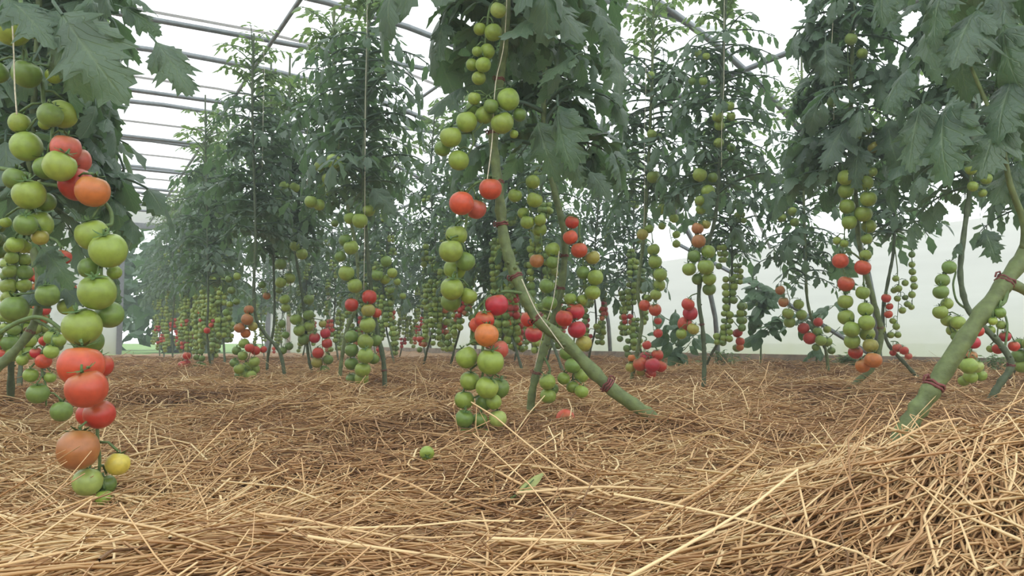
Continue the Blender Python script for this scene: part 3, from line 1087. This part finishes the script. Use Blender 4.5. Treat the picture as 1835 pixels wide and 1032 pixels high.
# right, second row
hand_plant('tomato plant in the right hand row with two long parallel chains of green fruit',
    [(1509, 713, 2.77), (1535, 685, 2.77), (1565, 655, 2.77), (1579, 600, 2.78), (1570, 555, 2.78), (1552, 490, 2.79), (1538, 420, 2.8), (1532, 320, 2.81), (1525, 200, 2.82), (1528, 60, 2.83), (1530, -60, 2.83), (1530, -160, 2.83)],
    0.011, 0.006, [
        ('1506,467,29,t 1516,508,29,t 1515,540,27,g 1516,568,29,g 1526,590,30,g 1527,611,28,g 1533,631,25,r', [(1548, 470), (1525, 452)], -0.05),
        ('1551,457,21,g 1546,479,29,t 1546,524,25,g 1551,554,27,g 1553,578,29,g 1554,598,27,g 1560,619,27,v 1546,655,26,o 1565,645,30,o', [(1545, 455), (1560, 448)], -0.09),
        ('1515,318,28,g 1516,342,28,g 1518,370,28,g 1522,398,27,g 1500,431,15,g 1513,436,15,g', [(1532, 300), (1520, 300)], -0.05),
        ('1563,308,18,g 1551,328,27,g 1556,356,29,g 1547,383,31,g 1557,405,26,g 1553,428,20,g', [(1532, 298), (1555, 292)], -0.07),
        ('1531,217,20,d 1553,232,20,d 1530,241,27,g 1566,264,22,v', None, -0.05),
        ('1525,70,23,p 1545,96,20,g 1493,182,22,d', [(1528, 40), (1525, 50)], -0.05),
    ], (0.78, 1.9, 28, 0.34), [(1576, 590, 2.78)], extra=[(1530, 205, 2.7, 1462, 290, 2.65, 1, 0.3), (1545, 250, 2.7, 1520, 330, 2.65, 2, 0.5),
        (1600, 100, 2.7, 1550, 175, 2.65, 4, 0.5), (1590, 200, 2.7, 1600, 310, 2.65, 0, 0.8), (1480, 60, 2.75, 1475, 150, 2.7, 5, 0.6)])

hand_plant('slim upright tomato plant with two red fruit above an orange one',
    [(1260, 702, 3.24), (1262, 650, 3.24), (1259, 590, 3.24), (1252, 530, 3.25), (1262, 460, 3.26), (1283, 380, 3.27), (1290, 250, 3.28), (1296, 100, 3.3), (1300, -20, 3.3), (1300, -90, 3.3)],
    0.010, 0.006, [
        ('1233,545,24,r 1237,561,27,c 1227,580,26,t 1242,589,22,v 1221,598,20,g', [(1252, 525), (1238, 530)], -0.06),
        ('1265,402,17,v 1250,409,22,b 1252,432,26,b 1269,451,26,g 1244,459,24,d 1235,482,25,g 1265,478,30,g 1250,500,21,d 1271,499,25,g 1271,518,24,d', [(1283, 390), (1262, 390)], -0.06),
        ('1254,313,26,g 1277,318,19,d 1269,343,25,g 1254,359,19,g 1256,375,19,g', [(1290, 290), (1268, 298)], -0.06),
        ('1307,190,19,g 1286,209,21,g 1310,209,17,g 1289,225,19,g 1288,256,19,g 1310,265,17,d', None, -0.05),
        ('1252,97,15,g 1265,101,15,g 1260,145,16,g 1240,145,14,d', [(1296, 80), (1265, 85)], -0.05),
    ], (0.80, 1.75, 26, 0.32), [(1258, 585, 3.24)], lod=1, m=M_STEMD, extra=[(1270, 330, 3.2, 1262, 380, 3.15, 2, 0.5), (1310, 400, 3.2, 1345, 450, 3.2, 3, 0.5)])

hand_plant('tomato plant with a tight bunch of red fruit just above the straw',
    [(1129, 692, 3.65), (1140, 640, 3.65), (1150, 575, 3.65), (1143, 520, 3.66), (1152, 440, 3.67), (1160, 340, 3.68), (1165, 220, 3.7), (1170, 80, 3.7), (1172, -30, 3.7)],
    0.010, 0.006, [
        ('1159,618,17,r 1132,642,15,o 1157,640,22,c 1178,636,22,r 1147,652,26,t 1169,654,27,c 1184,656,22,r 1130,658,19,v 1166,669,20,r 1149,666,17,v', [(1145, 600), (1158, 605)], -0.06),
        ('1163,410,17,g 1151,420,21,v 1171,447,23,g 1174,469,25,g 1183,492,25,g 1181,511,23,g 1175,528,21,g 1161,534,15,g 1155,547,21,t 1174,555,23,t 1179,575,14,r 1179,597,17,r', [(1155, 400), (1165, 395)], -0.06),
        ('1171,317,25,g 1180,330,18,d 1187,374,19,g 1205,370,19,g 1208,391,17,g 1186,405,14,g 1212,420,15,g 1212,437,15,g', None, -0.05),
        ('1168,240,18,g 1180,245,14,d 1166,135,15,g', None, -0.05),
    ], (0.82, 1.8, 26, 0.32), [], lod=1, extra=[(1110, 240, 3.5, 1080, 300, 3.4, 1, 0.3)])

hand_plant('bent tomato plant before the white wall, with a drooping bunch of green fruit',
    [(1770, 728, 2.42), (1790, 690, 2.42), (1812, 655, 2.42), (1795, 620, 2.43), (1760, 583, 2.44), (1734, 552, 2.45), (1721, 495, 2.46), (1726, 430, 2.47), (1738, 330, 2.48), (1745, 180, 2.5), (1748, 0, 2.5), (1748, -130, 2.5)],
    0.0115, 0.006, [
        ('1701,479,25,d 1689,502,25,d 1686,523,27,d 1697,544,21,g 1685,559,26,g 1698,574,23,g 1717,578,26,g 1706,592,20,g 1713,603,18,d', [(1735, 555), (1715, 540), (1708, 510), (1712, 485)], -0.04),
        ('1753,593,20,r 1745,614,23,c 1739,638,23,b 1736,655,30,g 1724,653,20,g 1750,656,24,p 1757,672,22,g 1739,675,24,g 1727,682,20,g', [(1765, 588), (1752, 580)], -0.08),
        ('1782,558,17,b 1779,574,15,d 1794,582,17,g 1774,592,18,g 1801,603,20,c 1788,625,19,r 1817,620,19,r 1775,625,14,g', [(1800, 628), (1805, 580), (1790, 545)], 0.03),
        ('1740,303,21,g 1767,320,21,g 1743,334,19,g 1761,346,15,g 1696,295,15,d', None, -0.05),
    ], (0.68, 1.8, 24, 0.34), [(1811, 655, 2.42)], m=M_STEMD, extra=[(1760, 400, 2.45, 1790, 470, 2.4, 2, 0.6), (1725, 430, 2.45, 1695, 460, 2.45, 4, 0.5)])

hand_plant('tomato plant whose stem slants down right before the side wall, beside pale small fruit',
    [(1655, 689, 3.85), (1625, 655, 3.85), (1590, 613, 3.86), (1582, 560, 3.87), (1592, 500, 3.88), (1602, 440, 3.89), (1605, 330, 3.9), (1608, 220, 3.9), (1609, 140, 3.9)],
    0.010, 0.006, [
        ('1588,534,17,r 1594,549,13,r 1592,563,15,t 1580,590,14,g', None, -0.04),
        ('1605,499,12,g 1610,517,13,g 1602,520,12,g 1622,507,12,g 1608,535,12,g 1622,533,11,d 1626,545,12,g 1617,556,13,g 1600,575,12,g 1606,585,13,g 1596,600,13,g 1609,600,12,g', [(1603, 440), (1608, 480)], -0.02),
        ('1636,440,12,d 1634,456,12,d 1634,474,12,g 1635,487,13,g 1637,500,13,g 1638,513,13,g 1634,528,13,g 1633,550,11,g', [(1603, 430), (1632, 425)], -0.03),
        ('1608,623,17,k 1620,628,16,r 1628,638,13,k 1600,632,12,r', [(1596, 612), (1606, 612)], -0.05),
    ], (0.72, 1.42, 22, 0.32), [], lod=1, m=M_STEMD)

hand_plant('tomato plant in front of the pepper plant, with red fruit in its lower bunch',
    [(1485, 676, 4.4), (1479, 625, 4.4), (1462, 590, 4.4), (1447, 540, 4.4), (1443, 460, 4.42), (1440, 340, 4.45), (1438, 200, 4.45), (1436, 90, 4.45)],
    0.010, 0.006, [
        ('1398,520,17,b 1404,541,19,b 1431,545,19,g 1412,561,21,g 1436,564,20,g 1415,577,21,g 1440,588,21,r 1451,606,23,r', [(1445, 510), (1420, 505)], -0.05),
        ('1466,577,17,r 1465,594,17,d 1482,590,14,g 1471,610,20,g 1483,612,17,g 1462,622,14,d 1490,628,14,d', [(1460, 570), (1470, 562)], -0.08),
        ('1401,371,15,g 1420,379,17,g 1401,390,17,g 1424,398,17,g', [(1440, 350), (1415, 355)], -0.05),
    ], (0.55, 1.65, 26, 0.33), [], lod=1, extra=[(1440, 400, 4.3, 1400, 450, 4.3, 1, 0.4), (1500, 440, 4.2, 1508, 535, 4.2, 3, 0.9)])

# left of the middle: the row under the purlin
hand_plant('tomato plant with a long column of green fruit reaching down to the straw',
    [(690, 702, 3.24), (687, 645, 3.24), (672, 570, 3.25), (661, 480, 3.26), (655, 400, 3.27), (651, 320, 3.28), (655, 200, 3.3), (660, 60, 3.3), (663, -50, 3.3)],
    0.0105, 0.006, [
        ('661,377,23,g 627,391,22,g 645,395,29,g 619,430,24,d 629,443,27,g 610,459,21,d 621,489,29,g 636,512,27,g', [(652, 350), (650, 362)], -0.05),
        ('662,532,27,r 630,546,25,r 660,556,26,v 674,560,20,t 630,603,25,d 659,582,29,g 673,610,22,d 655,612,29,g 630,627,25,d 655,637,29,g 630,651,25,d 669,642,22,d 650,662,29,g 648,678,26,g 630,679,21,d', [(666, 520), (655, 512)], -0.05),
        ('692,468,21,d 676,493,21,d 703,489,19,g 690,500,19,g', [(660, 450), (688, 450)], -0.04),
        ('598,289,28,g 573,298,21,g 589,320,25,g 557,361,23,g 572,367,21,g 612,300,20,d', [(652, 290), (610, 275)], -0.04),
        ('688,132,14,d 690,118,12,d', [(660, 100), (685, 110)], -0.03),
    ], (0.82, 1.78, 28, 0.33), [(688, 660, 3.24)], m=M_STEMD, lod=1, extra=[(660, 330, 3.2, 710, 380, 3.15, 1, 0.4), (640, 280, 3.2, 590, 320, 3.2, 2, 0.3)])

hand_plant('tomato plant with a stem leaning right beside the long green column of fruit',
    [(608, 689, 3.75), (613, 640, 3.75), (622, 590, 3.75), (638, 545, 3.76), (640, 460, 3.78), (620, 350, 3.8), (600, 200, 3.8), (598, 60, 3.8), (600, 10, 3.8)],
    0.010, 0.006, [
        ('575,330,14,g 590,345,15,d 600,400,14,d', None, -0.04),
        ('722,530,12,g 700,520,13,d 712,505,13,g', [(640, 470), (690, 480)], -0.02)
    ], (0.85, 1.75, 28, 0.32), [], lod=1)

hand_plant('tomato plant with four red fruit over a green tail, next left of the green column',
    [(560, 668, 4.5), (553, 640, 4.5), (546, 565, 4.5), (538, 505, 4.5), (524, 420, 4.52), (520, 330, 4.53), (518, 200, 4.55), (520, 95, 4.55)],
    0.0095, 0.006, [
        ('578,580,14,v 564,605,20,c 583,597,19,c 586,615,19,r 570,632,21,r 568,649,21,v 588,644,19,d 582,662,17,d 573,674,20,g', [(548, 570), (570, 572)], -0.05),
        ('528,441,19,g 541,455,21,g 503,473,21,d 519,498,21,g 503,506,20,g 510,536,19,g 512,551,17,g 530,572,21,g 536,592,21,g 553,585,19,g 544,608,21,d 553,564,20,d 553,537,19,d', [(522, 425), (528, 430)], -0.05),
        ('510,334,19,g 528,336,19,g 500,360,15,d', None, -0.05),
        ('505,580,15,d 512,600,14,d 518,620,15,d 507,628,14,d', [(540, 520), (510, 560)], -0.03),
    ], (0.72, 1.72, 26, 0.32), [], lod=1, m=M_STEMD)

hand_plant('tomato plant with brownish ripening fruit and a dark stem bending to the right',
    [(512, 685, 4.0), (501, 630, 4.0), (475, 598, 4.0), (458, 566, 4.0), (455, 510, 4.02), (458, 420, 4.05), (455, 300, 4.1), (452, 170, 4.1), (455, 60, 4.1)],
    0.010, 0.006, [
        ('446,555,18,b 443,572,22,b 429,587,19,b 440,597,18,o 453,585,17,v 437,615,19,g 424,628,17,d', [(456, 535), (448, 540)], -0.05),
        ('447,623,17,r 458,628,17,r 472,626,13,r 435,637,18,g 420,650,17,d 428,661,19,g 443,657,19,g 456,648,19,g 456,661,19,g 438,671,18,g 450,673,19,g 428,673,16,d', [(470, 595), (455, 610)], -0.08),
        ('410,500,13,d 425,495,14,g 415,520,14,d 424,540,13,d 412,545,12,g 405,560,13,d', [(456, 470), (425, 480)], -0.03),
    ], (0.72, 1.75, 28, 0.33), [], lod=1, m=M_STEMD)

hand_plant('thin tomato plant with knobbly stem before the white end wall',
    [(479, 682, 4.6), (480, 640, 4.6), (490, 590, 4.6), (492, 540, 4.6), (490, 460, 4.62), (488, 330, 4.65), (486, 200, 4.7), (486, 110, 4.7)],
    0.009, 0.006, [('478,530,14,b 500,520,13,d 470,510,14,d', None, -0.04)], (0.68, 1.7, 24, 0.32), [], lod=1, m=M_STEMD)

hand_plant('tomato plant with a forked stem and three red fruit near the far doorway',
    [(379, 671, 5.2), (373, 620, 5.2), (371, 590, 5.2), (373, 545, 5.2), (372, 450, 5.25), (370, 340, 5.3), (368, 220, 5.3), (368, 170, 5.3)],
    0.0085, 0.005, [
        ('371,592,12,r 380,600,10,d', None, -0.03),
        ('335,637,15,r 336,649,13,r 327,654,16,r 324,667,14,v 330,672,12,d', [(366, 632), (345, 628)], -0.08),
        ('360,630,11,d 352,640,12,d 362,642,12,d 358,652,11,g 350,655,11,d 365,655,11,d', [(372, 610), (360, 615)], -0.04),
    ], (0.55, 1.7, 28, 0.33), [], lod=2, m=M_STEMD, hi=False)


# ------------------------------------------------------------------ the plants further down the rows
def far_plant(label, lat, s, seed, red=0.5, hang=1.0, top=None, z_leaf=0.70, dense=False):
    q = random.Random(seed)
    b = G(lat + q.uniform(-0.05, 0.05), s, 0)
    b.z = gzf(b.x, b.y)
    lod = 1 if b.y < 4.2 else 2
    root = new_plant(label, b)
    top = top or (min(2.05, roof_z(lat) - (0.22 if lat > 3 else 0.10)) * q.uniform(0.9, 0.99))
    dr = G(0, q.choice((-1, 1)) * q.uniform(0.1, 0.25), 0)
    pts = [b + Vector((0, 0, -0.04)), b + dr * 0.45 + Vector((0, 0, 0.12)), b + dr + Vector((0, 0, 0.32)),
           b + dr * 1.1 + Vector((q.uniform(-.03, .03), q.uniform(-.03, .03), 0.7)),
           b + dr + Vector((q.uniform(-.04, .04), q.uniform(-.04, .04), 1.3)), b + dr + Vector((0, 0, top))]
    st = Stem(pts, 0.0095, 0.005)
    build_stem(root, b, st, M_STEMD, 4 if lod == 1 else 0, 6, q)
    levels = [(0.25, 6), (0.34, 9), (0.42, 10), (0.5, 10), (0.6, 10), (0.7, 9), (0.82, 8), (1.0, 6), (1.25, 4)]
    if dense:
        levels = levels + [(z_ + 0.05, n_) for z_, n_ in levels[1:8]]
    for k, (z0, n) in enumerate(levels):
        if z0 > top - 0.25: continue
        z0 = (z0 + q.uniform(-0.04, 0.04)) * hang
        sp = st.at_z(b.z + z0)
        az = -math.pi / 2 + (1 if k % 2 else -1) * q.uniform(0.1, 1.6)
        out = Vector((math.cos(az), math.sin(az), 0))
        n = max(3, int(n * q.uniform(0.75, 1.15)))
        R = q.uniform(0.022, 0.029) * (1 - 0.25 * z0)
        mb = MB()
        path = [sp, sp + out * 0.045 + Vector((0, 0, 0.008)), sp + out * 0.075 + Vector((0, 0, -0.03))]
        tp = []
        sd = Vector((-out.y, out.x, 0))
        c = path[-1].copy()
        for i in range(n):
            rr = R * q.uniform(0.8, 1.12)
            sgn = 1 if i % 2 else -1
            p = c + sd * sgn * rr * q.uniform(0.75, 1.0) + out * q.uniform(-0.012, 0.012) - Vector((0, 0, rr))
            lowest = gzf(p.x, p.y) + rr * 0.9
            if p.z < lowest:
                p.z = lowest
                if i > 3: break
            tp.append((p, rr))
            if i % 2: c = c + Vector((0, 0, -rr * 1.75)) + out * q.uniform(-0.006, 0.006)
            path.append(c.copy())
        mb.tube(path, 0.0028, 4, False)
        tr = obj('truss', mb.mesh('truss', M_TRUSS, True, b), root)
        ripe = q.random() < red * 0.62 and k < 4
        nr = q.randint(2, 6) if ripe else 0
        for i, (p, rr) in enumerate(tp):
            col = q.choice('rrctr') if i < nr else (q.choice('ob') if ripe and i == nr else q.choice('gggdd'))
            add_tomato(tr, p - b, rr, col, lod, 0.4, lod == 1)
    plant_leaves(root, b, st, b.z + z_leaf, top - 0.06, 26 if lod == 1 else 24, 0.33, False, q.uniform(0, 6))
    return root


ORD = ['nearest', 'second', 'third', 'fourth', 'fifth', 'sixth', 'seventh', 'eighth', 'ninth', 'tenth', 'eleventh', 'twelfth', 'thirteenth', 'fourteenth', 'fifteenth', 'sixteenth']


def row(fmt, lat, ss, seed, red, z_leaf=0.7, dense=False):
    n = len(ss)
    for i, s in enumerate(ss):
        o = ORD[n - 1 - i] if n - 1 - i else 'last'
        far_plant(fmt % (o if o == 'last' else o + ' last'), lat, s, seed + i, red, 1.0, None, z_leaf, dense and s < 9.5)


row('tomato plant deep behind the left edge plants, %s in line', -0.15, [2.7, 3.5, 4.3], 300, 0.7)
row('tomato plant in the row leading to the doorway, %s before the end wall', 1.07, [6.5, 7.0, 7.5, 8.05, 8.6, 9.2, 9.8, 10.5, 11.3, 12.1], 320, 0.55, 0.66, True)
row('tomato plant between middle plant and green column, %s before the end wall', 2.27, [3.55, 4.0, 4.45, 4.9, 5.4, 5.9, 6.4, 7.0, 7.6, 8.3, 9.1, 10.0, 11.0], 350, 0.6, 0.55, True)
row('tomato plant in rear row along white side wall, %s before the end wall', 3.45, [4.35, 5.05, 5.6, 6.2, 6.8, 7.5, 8.2, 9.0, 9.9, 10.9], 380, 0.55, 0.55, True)
far_plant('tomato plant before the white wall behind the slim upright one', 3.40, 3.75, 395, 0.9)
far_plant('rear row tomato plant near the right edge, small before the wall', 3.45, 1.95, 397, 0.9)


# ------------------------------------------------------------------ pepper plants and weeds at the wall
def pepper(label, px, py, Y, h, n, seed):
    q = random.Random(seed)
    b = P(px, py, Y); b.z = gzf(b.x, b.y)
    root = new_plant(label, b, None, 'pepper_plant', 'pepper plant')
    st = Stem([b + Vector((0, 0, -0.03)), b + Vector((0.01, 0, h * 0.4)), b + Vector((-0.01, 0.01, h))], 0.007, 0.004)
    mb = MB(); mb.tube(st.p, st.r, 6)
    brs = []
    for k in range(7):
        z = h * q.uniform(0.3, 0.85); a = q.uniform(0, 6.28); l = q.uniform(0.08, 0.2)
        p0 = st.at_z(b.z + z)
        p1 = p0 + Vector((math.cos(a) * l, math.sin(a) * l, l * 0.7))
        mb.tube([p0, (p0 + p1) / 2 + Vector((0, 0, -0.01)), p1], [0.004, 0.003, 0.002], 5)
        brs.append((p0, p1))
    obj('stem', mb.mesh('stem', M_TRUSS, True, b), root)
    for k in range(n):
        if k % 3: 
            p0, p1 = q.choice(brs); p = p0 + (p1 - p0) * q.uniform(0.4, 1)
        else:
            p = st.at_z(b.z + h * q.uniform(0.3, 1))
        a = q.uniform(0, 6.28)
        d = Vector((math.cos(a), math.sin(a), q.uniform(-1.1, 0.2))).normalized() * q.uniform(0.10, 0.17)
        aim_leaf(root, b, p, p + d, OVAL[k % 4], q.uniform(-0.5, 0.5))


pepper('leafy dark green pepper plant before the white side wall', 1362, 652, 5.5, 0.62, 60, 1)
pepper('low broad leaved pepper plant under the red and green bunch by the wall', 1462, 660, 4.9, 0.34, 16, 2)
pepper('small pepper plant at the foot of the slim upright tomato plant', 1215, 655, 5.3, 0.42, 26, 3)


def weed(label, px, py, Y, w, seed):
    q = random.Random(seed)
    b = P(px, py, Y); b.z = gzf(b.x, b.y)
    mb = MB()
    for k in range(46):
        a = q.uniform(0, 6.28); r = abs(q.gauss(0, w * 0.5))
        p = Vector((math.cos(a) * r, math.sin(a) * r * 0.5, 0))
        h = q.uniform(0.03, 0.11) * (1.2 - r / w * 0.5)
        d = Vector((q.uniform(-0.4, 0.4), q.uniform(-0.4, 0.4), 1)).normalized()
        e = p + d * max(0.02, h)
        mb.tube([p + Vector((0, 0, -0.01)), (p + e) / 2, e], 0.0016, 3, False)
        for j in range(3):
            a2 = q.uniform(0, 6.28)
            leaflet(mb, e - d * 0.012 * j, Vector((math.cos(a2), math.sin(a2), q.uniform(-0.2, 0.6))), Vector((0, 0, 1)), q.uniform(0.025, 0.05), 0.02, 4, q, False)
    o = obj('weed', mb.mesh('weed', M_YOUNG), None, b)
    tag(o, label, 'weed')


weed('low green weeds at the wall foot beside the leaning right stem', 1785, 655, 4.3, 0.26, 1)
weed('small clump of weeds at the wall foot behind the double green chains', 1520, 655, 4.9, 0.14, 2)
weed('tiny weeds at the wall foot between the middle and right hand rows', 1290, 652, 5.9, 0.2, 3)

# ------------------------------------------------------------------ things lying on the straw
def fallen(label, px, py, Y, d, col, seed, sink=0.3):
    p = P(px, py, Y)
    r = d * Y / F / 2
    g = gzf(p.x, p.y)
    root = new_plant(label, Vector((p.x, p.y, g)), None, 'fallen_tomato', 'tomato')
    o = obj('flesh', TOM_HI[seed % 6], root, (0, 0, p.z - g))
    o.rotation_euler = (2.0, 0.4, 0.3); o.scale = (r, r, r); o.color = TC[col] + (1,)
    c = obj('calyx', CALYX[seed % 4], root, (0, 0, p.z - g))
    c.rotation_euler = o.rotation_euler; c.scale = o.scale
    return root


def on_ground(px, py):
    """the distance at which a pixel meets the ground"""
    lo, Y = 0.4, 0.4
    while Y < 9:
        p = P(px, py, Y)
        if p.z < gzf(p.x, p.y) + 0.012: return Y
        Y += 0.01
    return 3.0


fallen('small green tomato lying loose on the straw', 765, 812, on_ground(765, 826) - 0.05, 26, 'g', 1)
fallen('red tomato half buried in straw behind the middle plant', 1013, 750, on_ground(1013, 762) - 0.10, 34, 't', 2)
Yl = on_ground(950, 872)
Yl -= 0.05
b = P(930, 884, Yl)
fl = new_plant('fallen curled green leaf lying on the straw', b, None, 'fallen_leaf', 'leaf')
mb = MB()
q = random.Random(5)
tip = P(974, 842, Yl)
leaflet(mb, Vector((0, 0, 0)), tip - b, Vector((-0.5, -1, 0.3)), (tip - b).length, 0.015, 9, q, False, 0.5, 0.35, 2)
obj('blade', mb.mesh('blade', M_PALE), fl)
mb = MB(); mb.tube([P(915, 893, Yl) - b, Vector((0, 0, 0)), (tip - b) * 0.6], [0.0016, 0.0014, 0.0008], 5)
obj('midrib', mb.mesh('midrib', M_TRUSS), fl)

# ------------------------------------------------------------------ twines
def vert_twine(label, px, py0, py1, Y, dx=0):
    n = 5
    pts = [P(px + dx * k / n + U(-2, 2) * (0 < k < n), py0 + (py1 - py0) * k / n, Y) for k in range(n + 1)]
    twine(label, pts)


vert_twine('white twine rising beside the knobbly plant left of the green column', 550, 340, -60, 3.9)
vert_twine('white twine behind the stem of the green column plant', 652, 520, -60, 3.2, 6)
vert_twine('white twine hanging straight down to the red bunch plant', 1153, 430, -40, 3.6, 6)
vert_twine('white twine rising along the slim upright plant', 1293, 300, -60, 3.2, 8)
vert_twine('white twine above the double green chains', 1494, 215, -100, 2.75, -4)
vert_twine('pale twine hanging at the left edge between big green tomatoes', 30, 205, -60, 1.13, -14)
vert_twine('white twine beside the brownish fruit plant', 470, 300, 10, 4.05, 4)
twine('white twine running down the slanting stem of the middle plant', [P(872, 330, 1.58), P(882, 250, 1.59), P(888, 150, 1.6), P(905, 60, 1.62), P(912, -150, 1.64)])
twine('white twine stretched along the lower slant of the middle stem', [P(935, 500, 1.575), P(960, 555, 1.575), P(985, 590, 1.575), P(1010, 625, 1.58)])
twine('pale twine crossing down to the base of the plant behind the middle one', [P(1002, 450, 2.10), P(992, 535, 2.08), P(972, 600, 2.1), P(958, 660, 2.11)])
for k, s in enumerate([5.2, 6.3, 7.4, 8.5, 9.6]):
    p = G(1.03, s, 2.04)
    twine('loose white twine hanging from the purlin, %s along it' % ORD[k], [p, p + Vector((0.01, 0, -0.2)), p + Vector((0.0, 0.01, -0.45))])

# ------------------------------------------------------------------ straw
def straw(n, ylo, yhi, segs, sides, lmin, lmax, rad, seed, spread=1.0, lift=0.03, pw=1.0, tb=0.5, low=0.0):
    R = np.random.RandomState(seed)
    y = (ylo ** pw + R.rand(n) * (yhi ** pw - ylo ** pw)) ** (1 / pw)
    x = (R.rand(n) * 2 - 1) * (0.74 * y + 0.42)
    la = x * CO + y * SN
    sl = y * CO - x * SN
    keep = (la < 4.58) & (la > -3.2) & (sl < 13.8)
    x, y = x[keep], y[keep]; n = len(x)
    L = lmin + (lmax - lmin) * R.rand(n) ** 2.4
    # bundles lie together: a slowly turning main direction with scatter
    main = 0.45 + 2.6 * (vnoise(x * 2.3 + 20, y * 2.3 + 5) - 0.5) + 1.6 * (vnoise(x * 7 + 2, y * 7 + 8) - 0.5)
    wn = 1 / (1 + np.exp((y - 0.98) / 0.07)) * np.clip(np.abs(x - 0.08) / 0.22, 0.25, 1)   # combed heaps near the path edge
    main = main * (1 - wn) + wn * (0.62 + 0.9 * (vnoise(x * 2.6 + 40, y * 2.6 + 3) - 0.5))
    yaw = main + R.randn(n) * 0.70 * spread * (1 - 0.45 * wn)
    m2 = R.rand(n) < 0.38 * (1 - 0.6 * wn)
    yaw[m2] = R.rand(m2.sum()) * np.pi
    pit = R.randn(n) * 0.15
    m3 = R.rand(n) < 0.07
    pit[m3] += R.rand(m3.sum()) * 0.9
    bend = R.randn(n) * 0.60
    hz = gz(x, y) + low + (R.rand(n) ** 1.3) * lift - 0.006
    t = np.linspace(-0.5, 0.5, segs + 1)
    dx = np.cos(yaw); dy = np.sin(yaw)
    px = x[:, None] + L[:, None] * (t[None] * dx[:, None] - bend[:, None] * (t[None] ** 2) * dy[:, None])
    py = y[:, None] + L[:, None] * (t[None] * dy[:, None] + bend[:, None] * (t[None] ** 2) * dx[:, None])
    follow = gz(px, py) - gz(x, y)[:, None]
    arch = R.randn(n) * 0.10
    pz = hz[:, None] + np.minimum(follow * 0.8, 0.05) + L[:, None] * (t[None] * np.sin(pit)[:, None] - np.abs(arch)[:, None] * (t[None] ** 2) * 1.2)
    r = rad * (0.55 + 0.8 * R.rand(n))
    rr = r[:, None] * np.linspace(1.15, 0.6, segs + 1)[None]
    nxv = -dy[:, None] * np.ones_like(px); nyv = dx[:, None] * np.ones_like(px)
    vs = []
    for k in range(sides):
        th = 2 * np.pi * k / sides + 0.5
        c, s_ = np.cos(th), np.sin(th)
        vs.append(np.stack([px + nxv * rr * c, py + nyv * rr * c, pz + rr * s_], -1))
    V = np.stack(vs, 2)                       # n, segs+1, sides, 3
    idx = np.arange(n * (segs + 1) * sides).reshape(n, segs + 1, sides)
    fs = []
    for k in range(sides):
        k2 = (k + 1) % sides
        if sides == 2 and k == 1: break
        fs.append(np.stack([idx[:, :-1, k], idx[:, :-1, k2], idx[:, 1:, k2], idx[:, 1:, k]], -1).reshape(-1, 4))
    tone = np.clip(tb + 0.22 * R.randn(n) + 0.55 * (vnoise(x * 3.1 + 1, y * 3.1 + 30) - 0.5) + 0.35 * (vnoise(x * 9 + 1, y * 9 + 3) - 0.5), 0, 1)
    tv = np.repeat(tone, (segs + 1) * sides)
    return V.reshape(-1, 3), np.concatenate(fs), tv


parts = [
    straw(42000, 0.40, 1.3, 4, 3, 0.06, 0.24, 0.00115, 1, 0.8, 0.030, 1.6),
    straw(47000, 1.2, 2.6, 3, 3, 0.06, 0.20, 0.00125, 2, 1.1, 0.034, 1.4),
    straw(41000, 2.5, 5.0, 2, 3, 0.08, 0.24, 0.0017, 3, 1.2, 0.038, 1.3),
    straw(90, 0.55, 1.2, 8, 4, 0.28, 0.5, 0.0016, 9, 1.5, 0.016, 1.3, 0.75, 0.026),
    straw(3500, 0.9, 2.4, 4, 3, 0.07, 0.30, 0.0016, 5, 1.5, 0.016, 1.3, 0.78, 0.022),
    straw(4500, 2.2, 5.5, 3, 3, 0.10, 0.32, 0.0022, 6, 1.5, 0.020, 1.3, 0.78, 0.026),
    straw(16000, 4.8, 9.0, 2, 3, 0.10, 0.30, 0.0026, 4, 1.3, 0.04, 1.2),
]
VV, FF, TT = [], [], []
o = 0
for V_, F_, T_ in parts:
    VV.append(V_); FF.append(F_ + o); TT.append(T_); o += len(V_)
VV = np.concatenate(VV); FF = np.concatenate(FF); TT = np.concatenate(TT)
me = bpy.data.meshes.new('straw')
me.vertices.add(len(VV)); me.vertices.foreach_set('co', VV.astype(np.float32).ravel())
me.loops.add(FF.size); me.loops.foreach_set('vertex_index', FF.astype(np.int32).ravel())
me.polygons.add(len(FF)); me.polygons.foreach_set('loop_start', np.arange(0, FF.size, 4, dtype=np.int32))
me.polygons.foreach_set('use_smooth', np.ones(len(FF), dtype=bool))
at = me.attributes.new('tone', 'FLOAT', 'POINT'); at.data.foreach_set('value', TT.astype(np.float32))
me.update(calc_edges=True)
me.materials.append(M_STRAW)
so = obj('straw', me)
tag(so, 'thick layer of loose golden brown straw over the whole floor', 'straw', kind='stuff')
print('objects', len(bpy.data.objects), 'straw faces', len(FF))
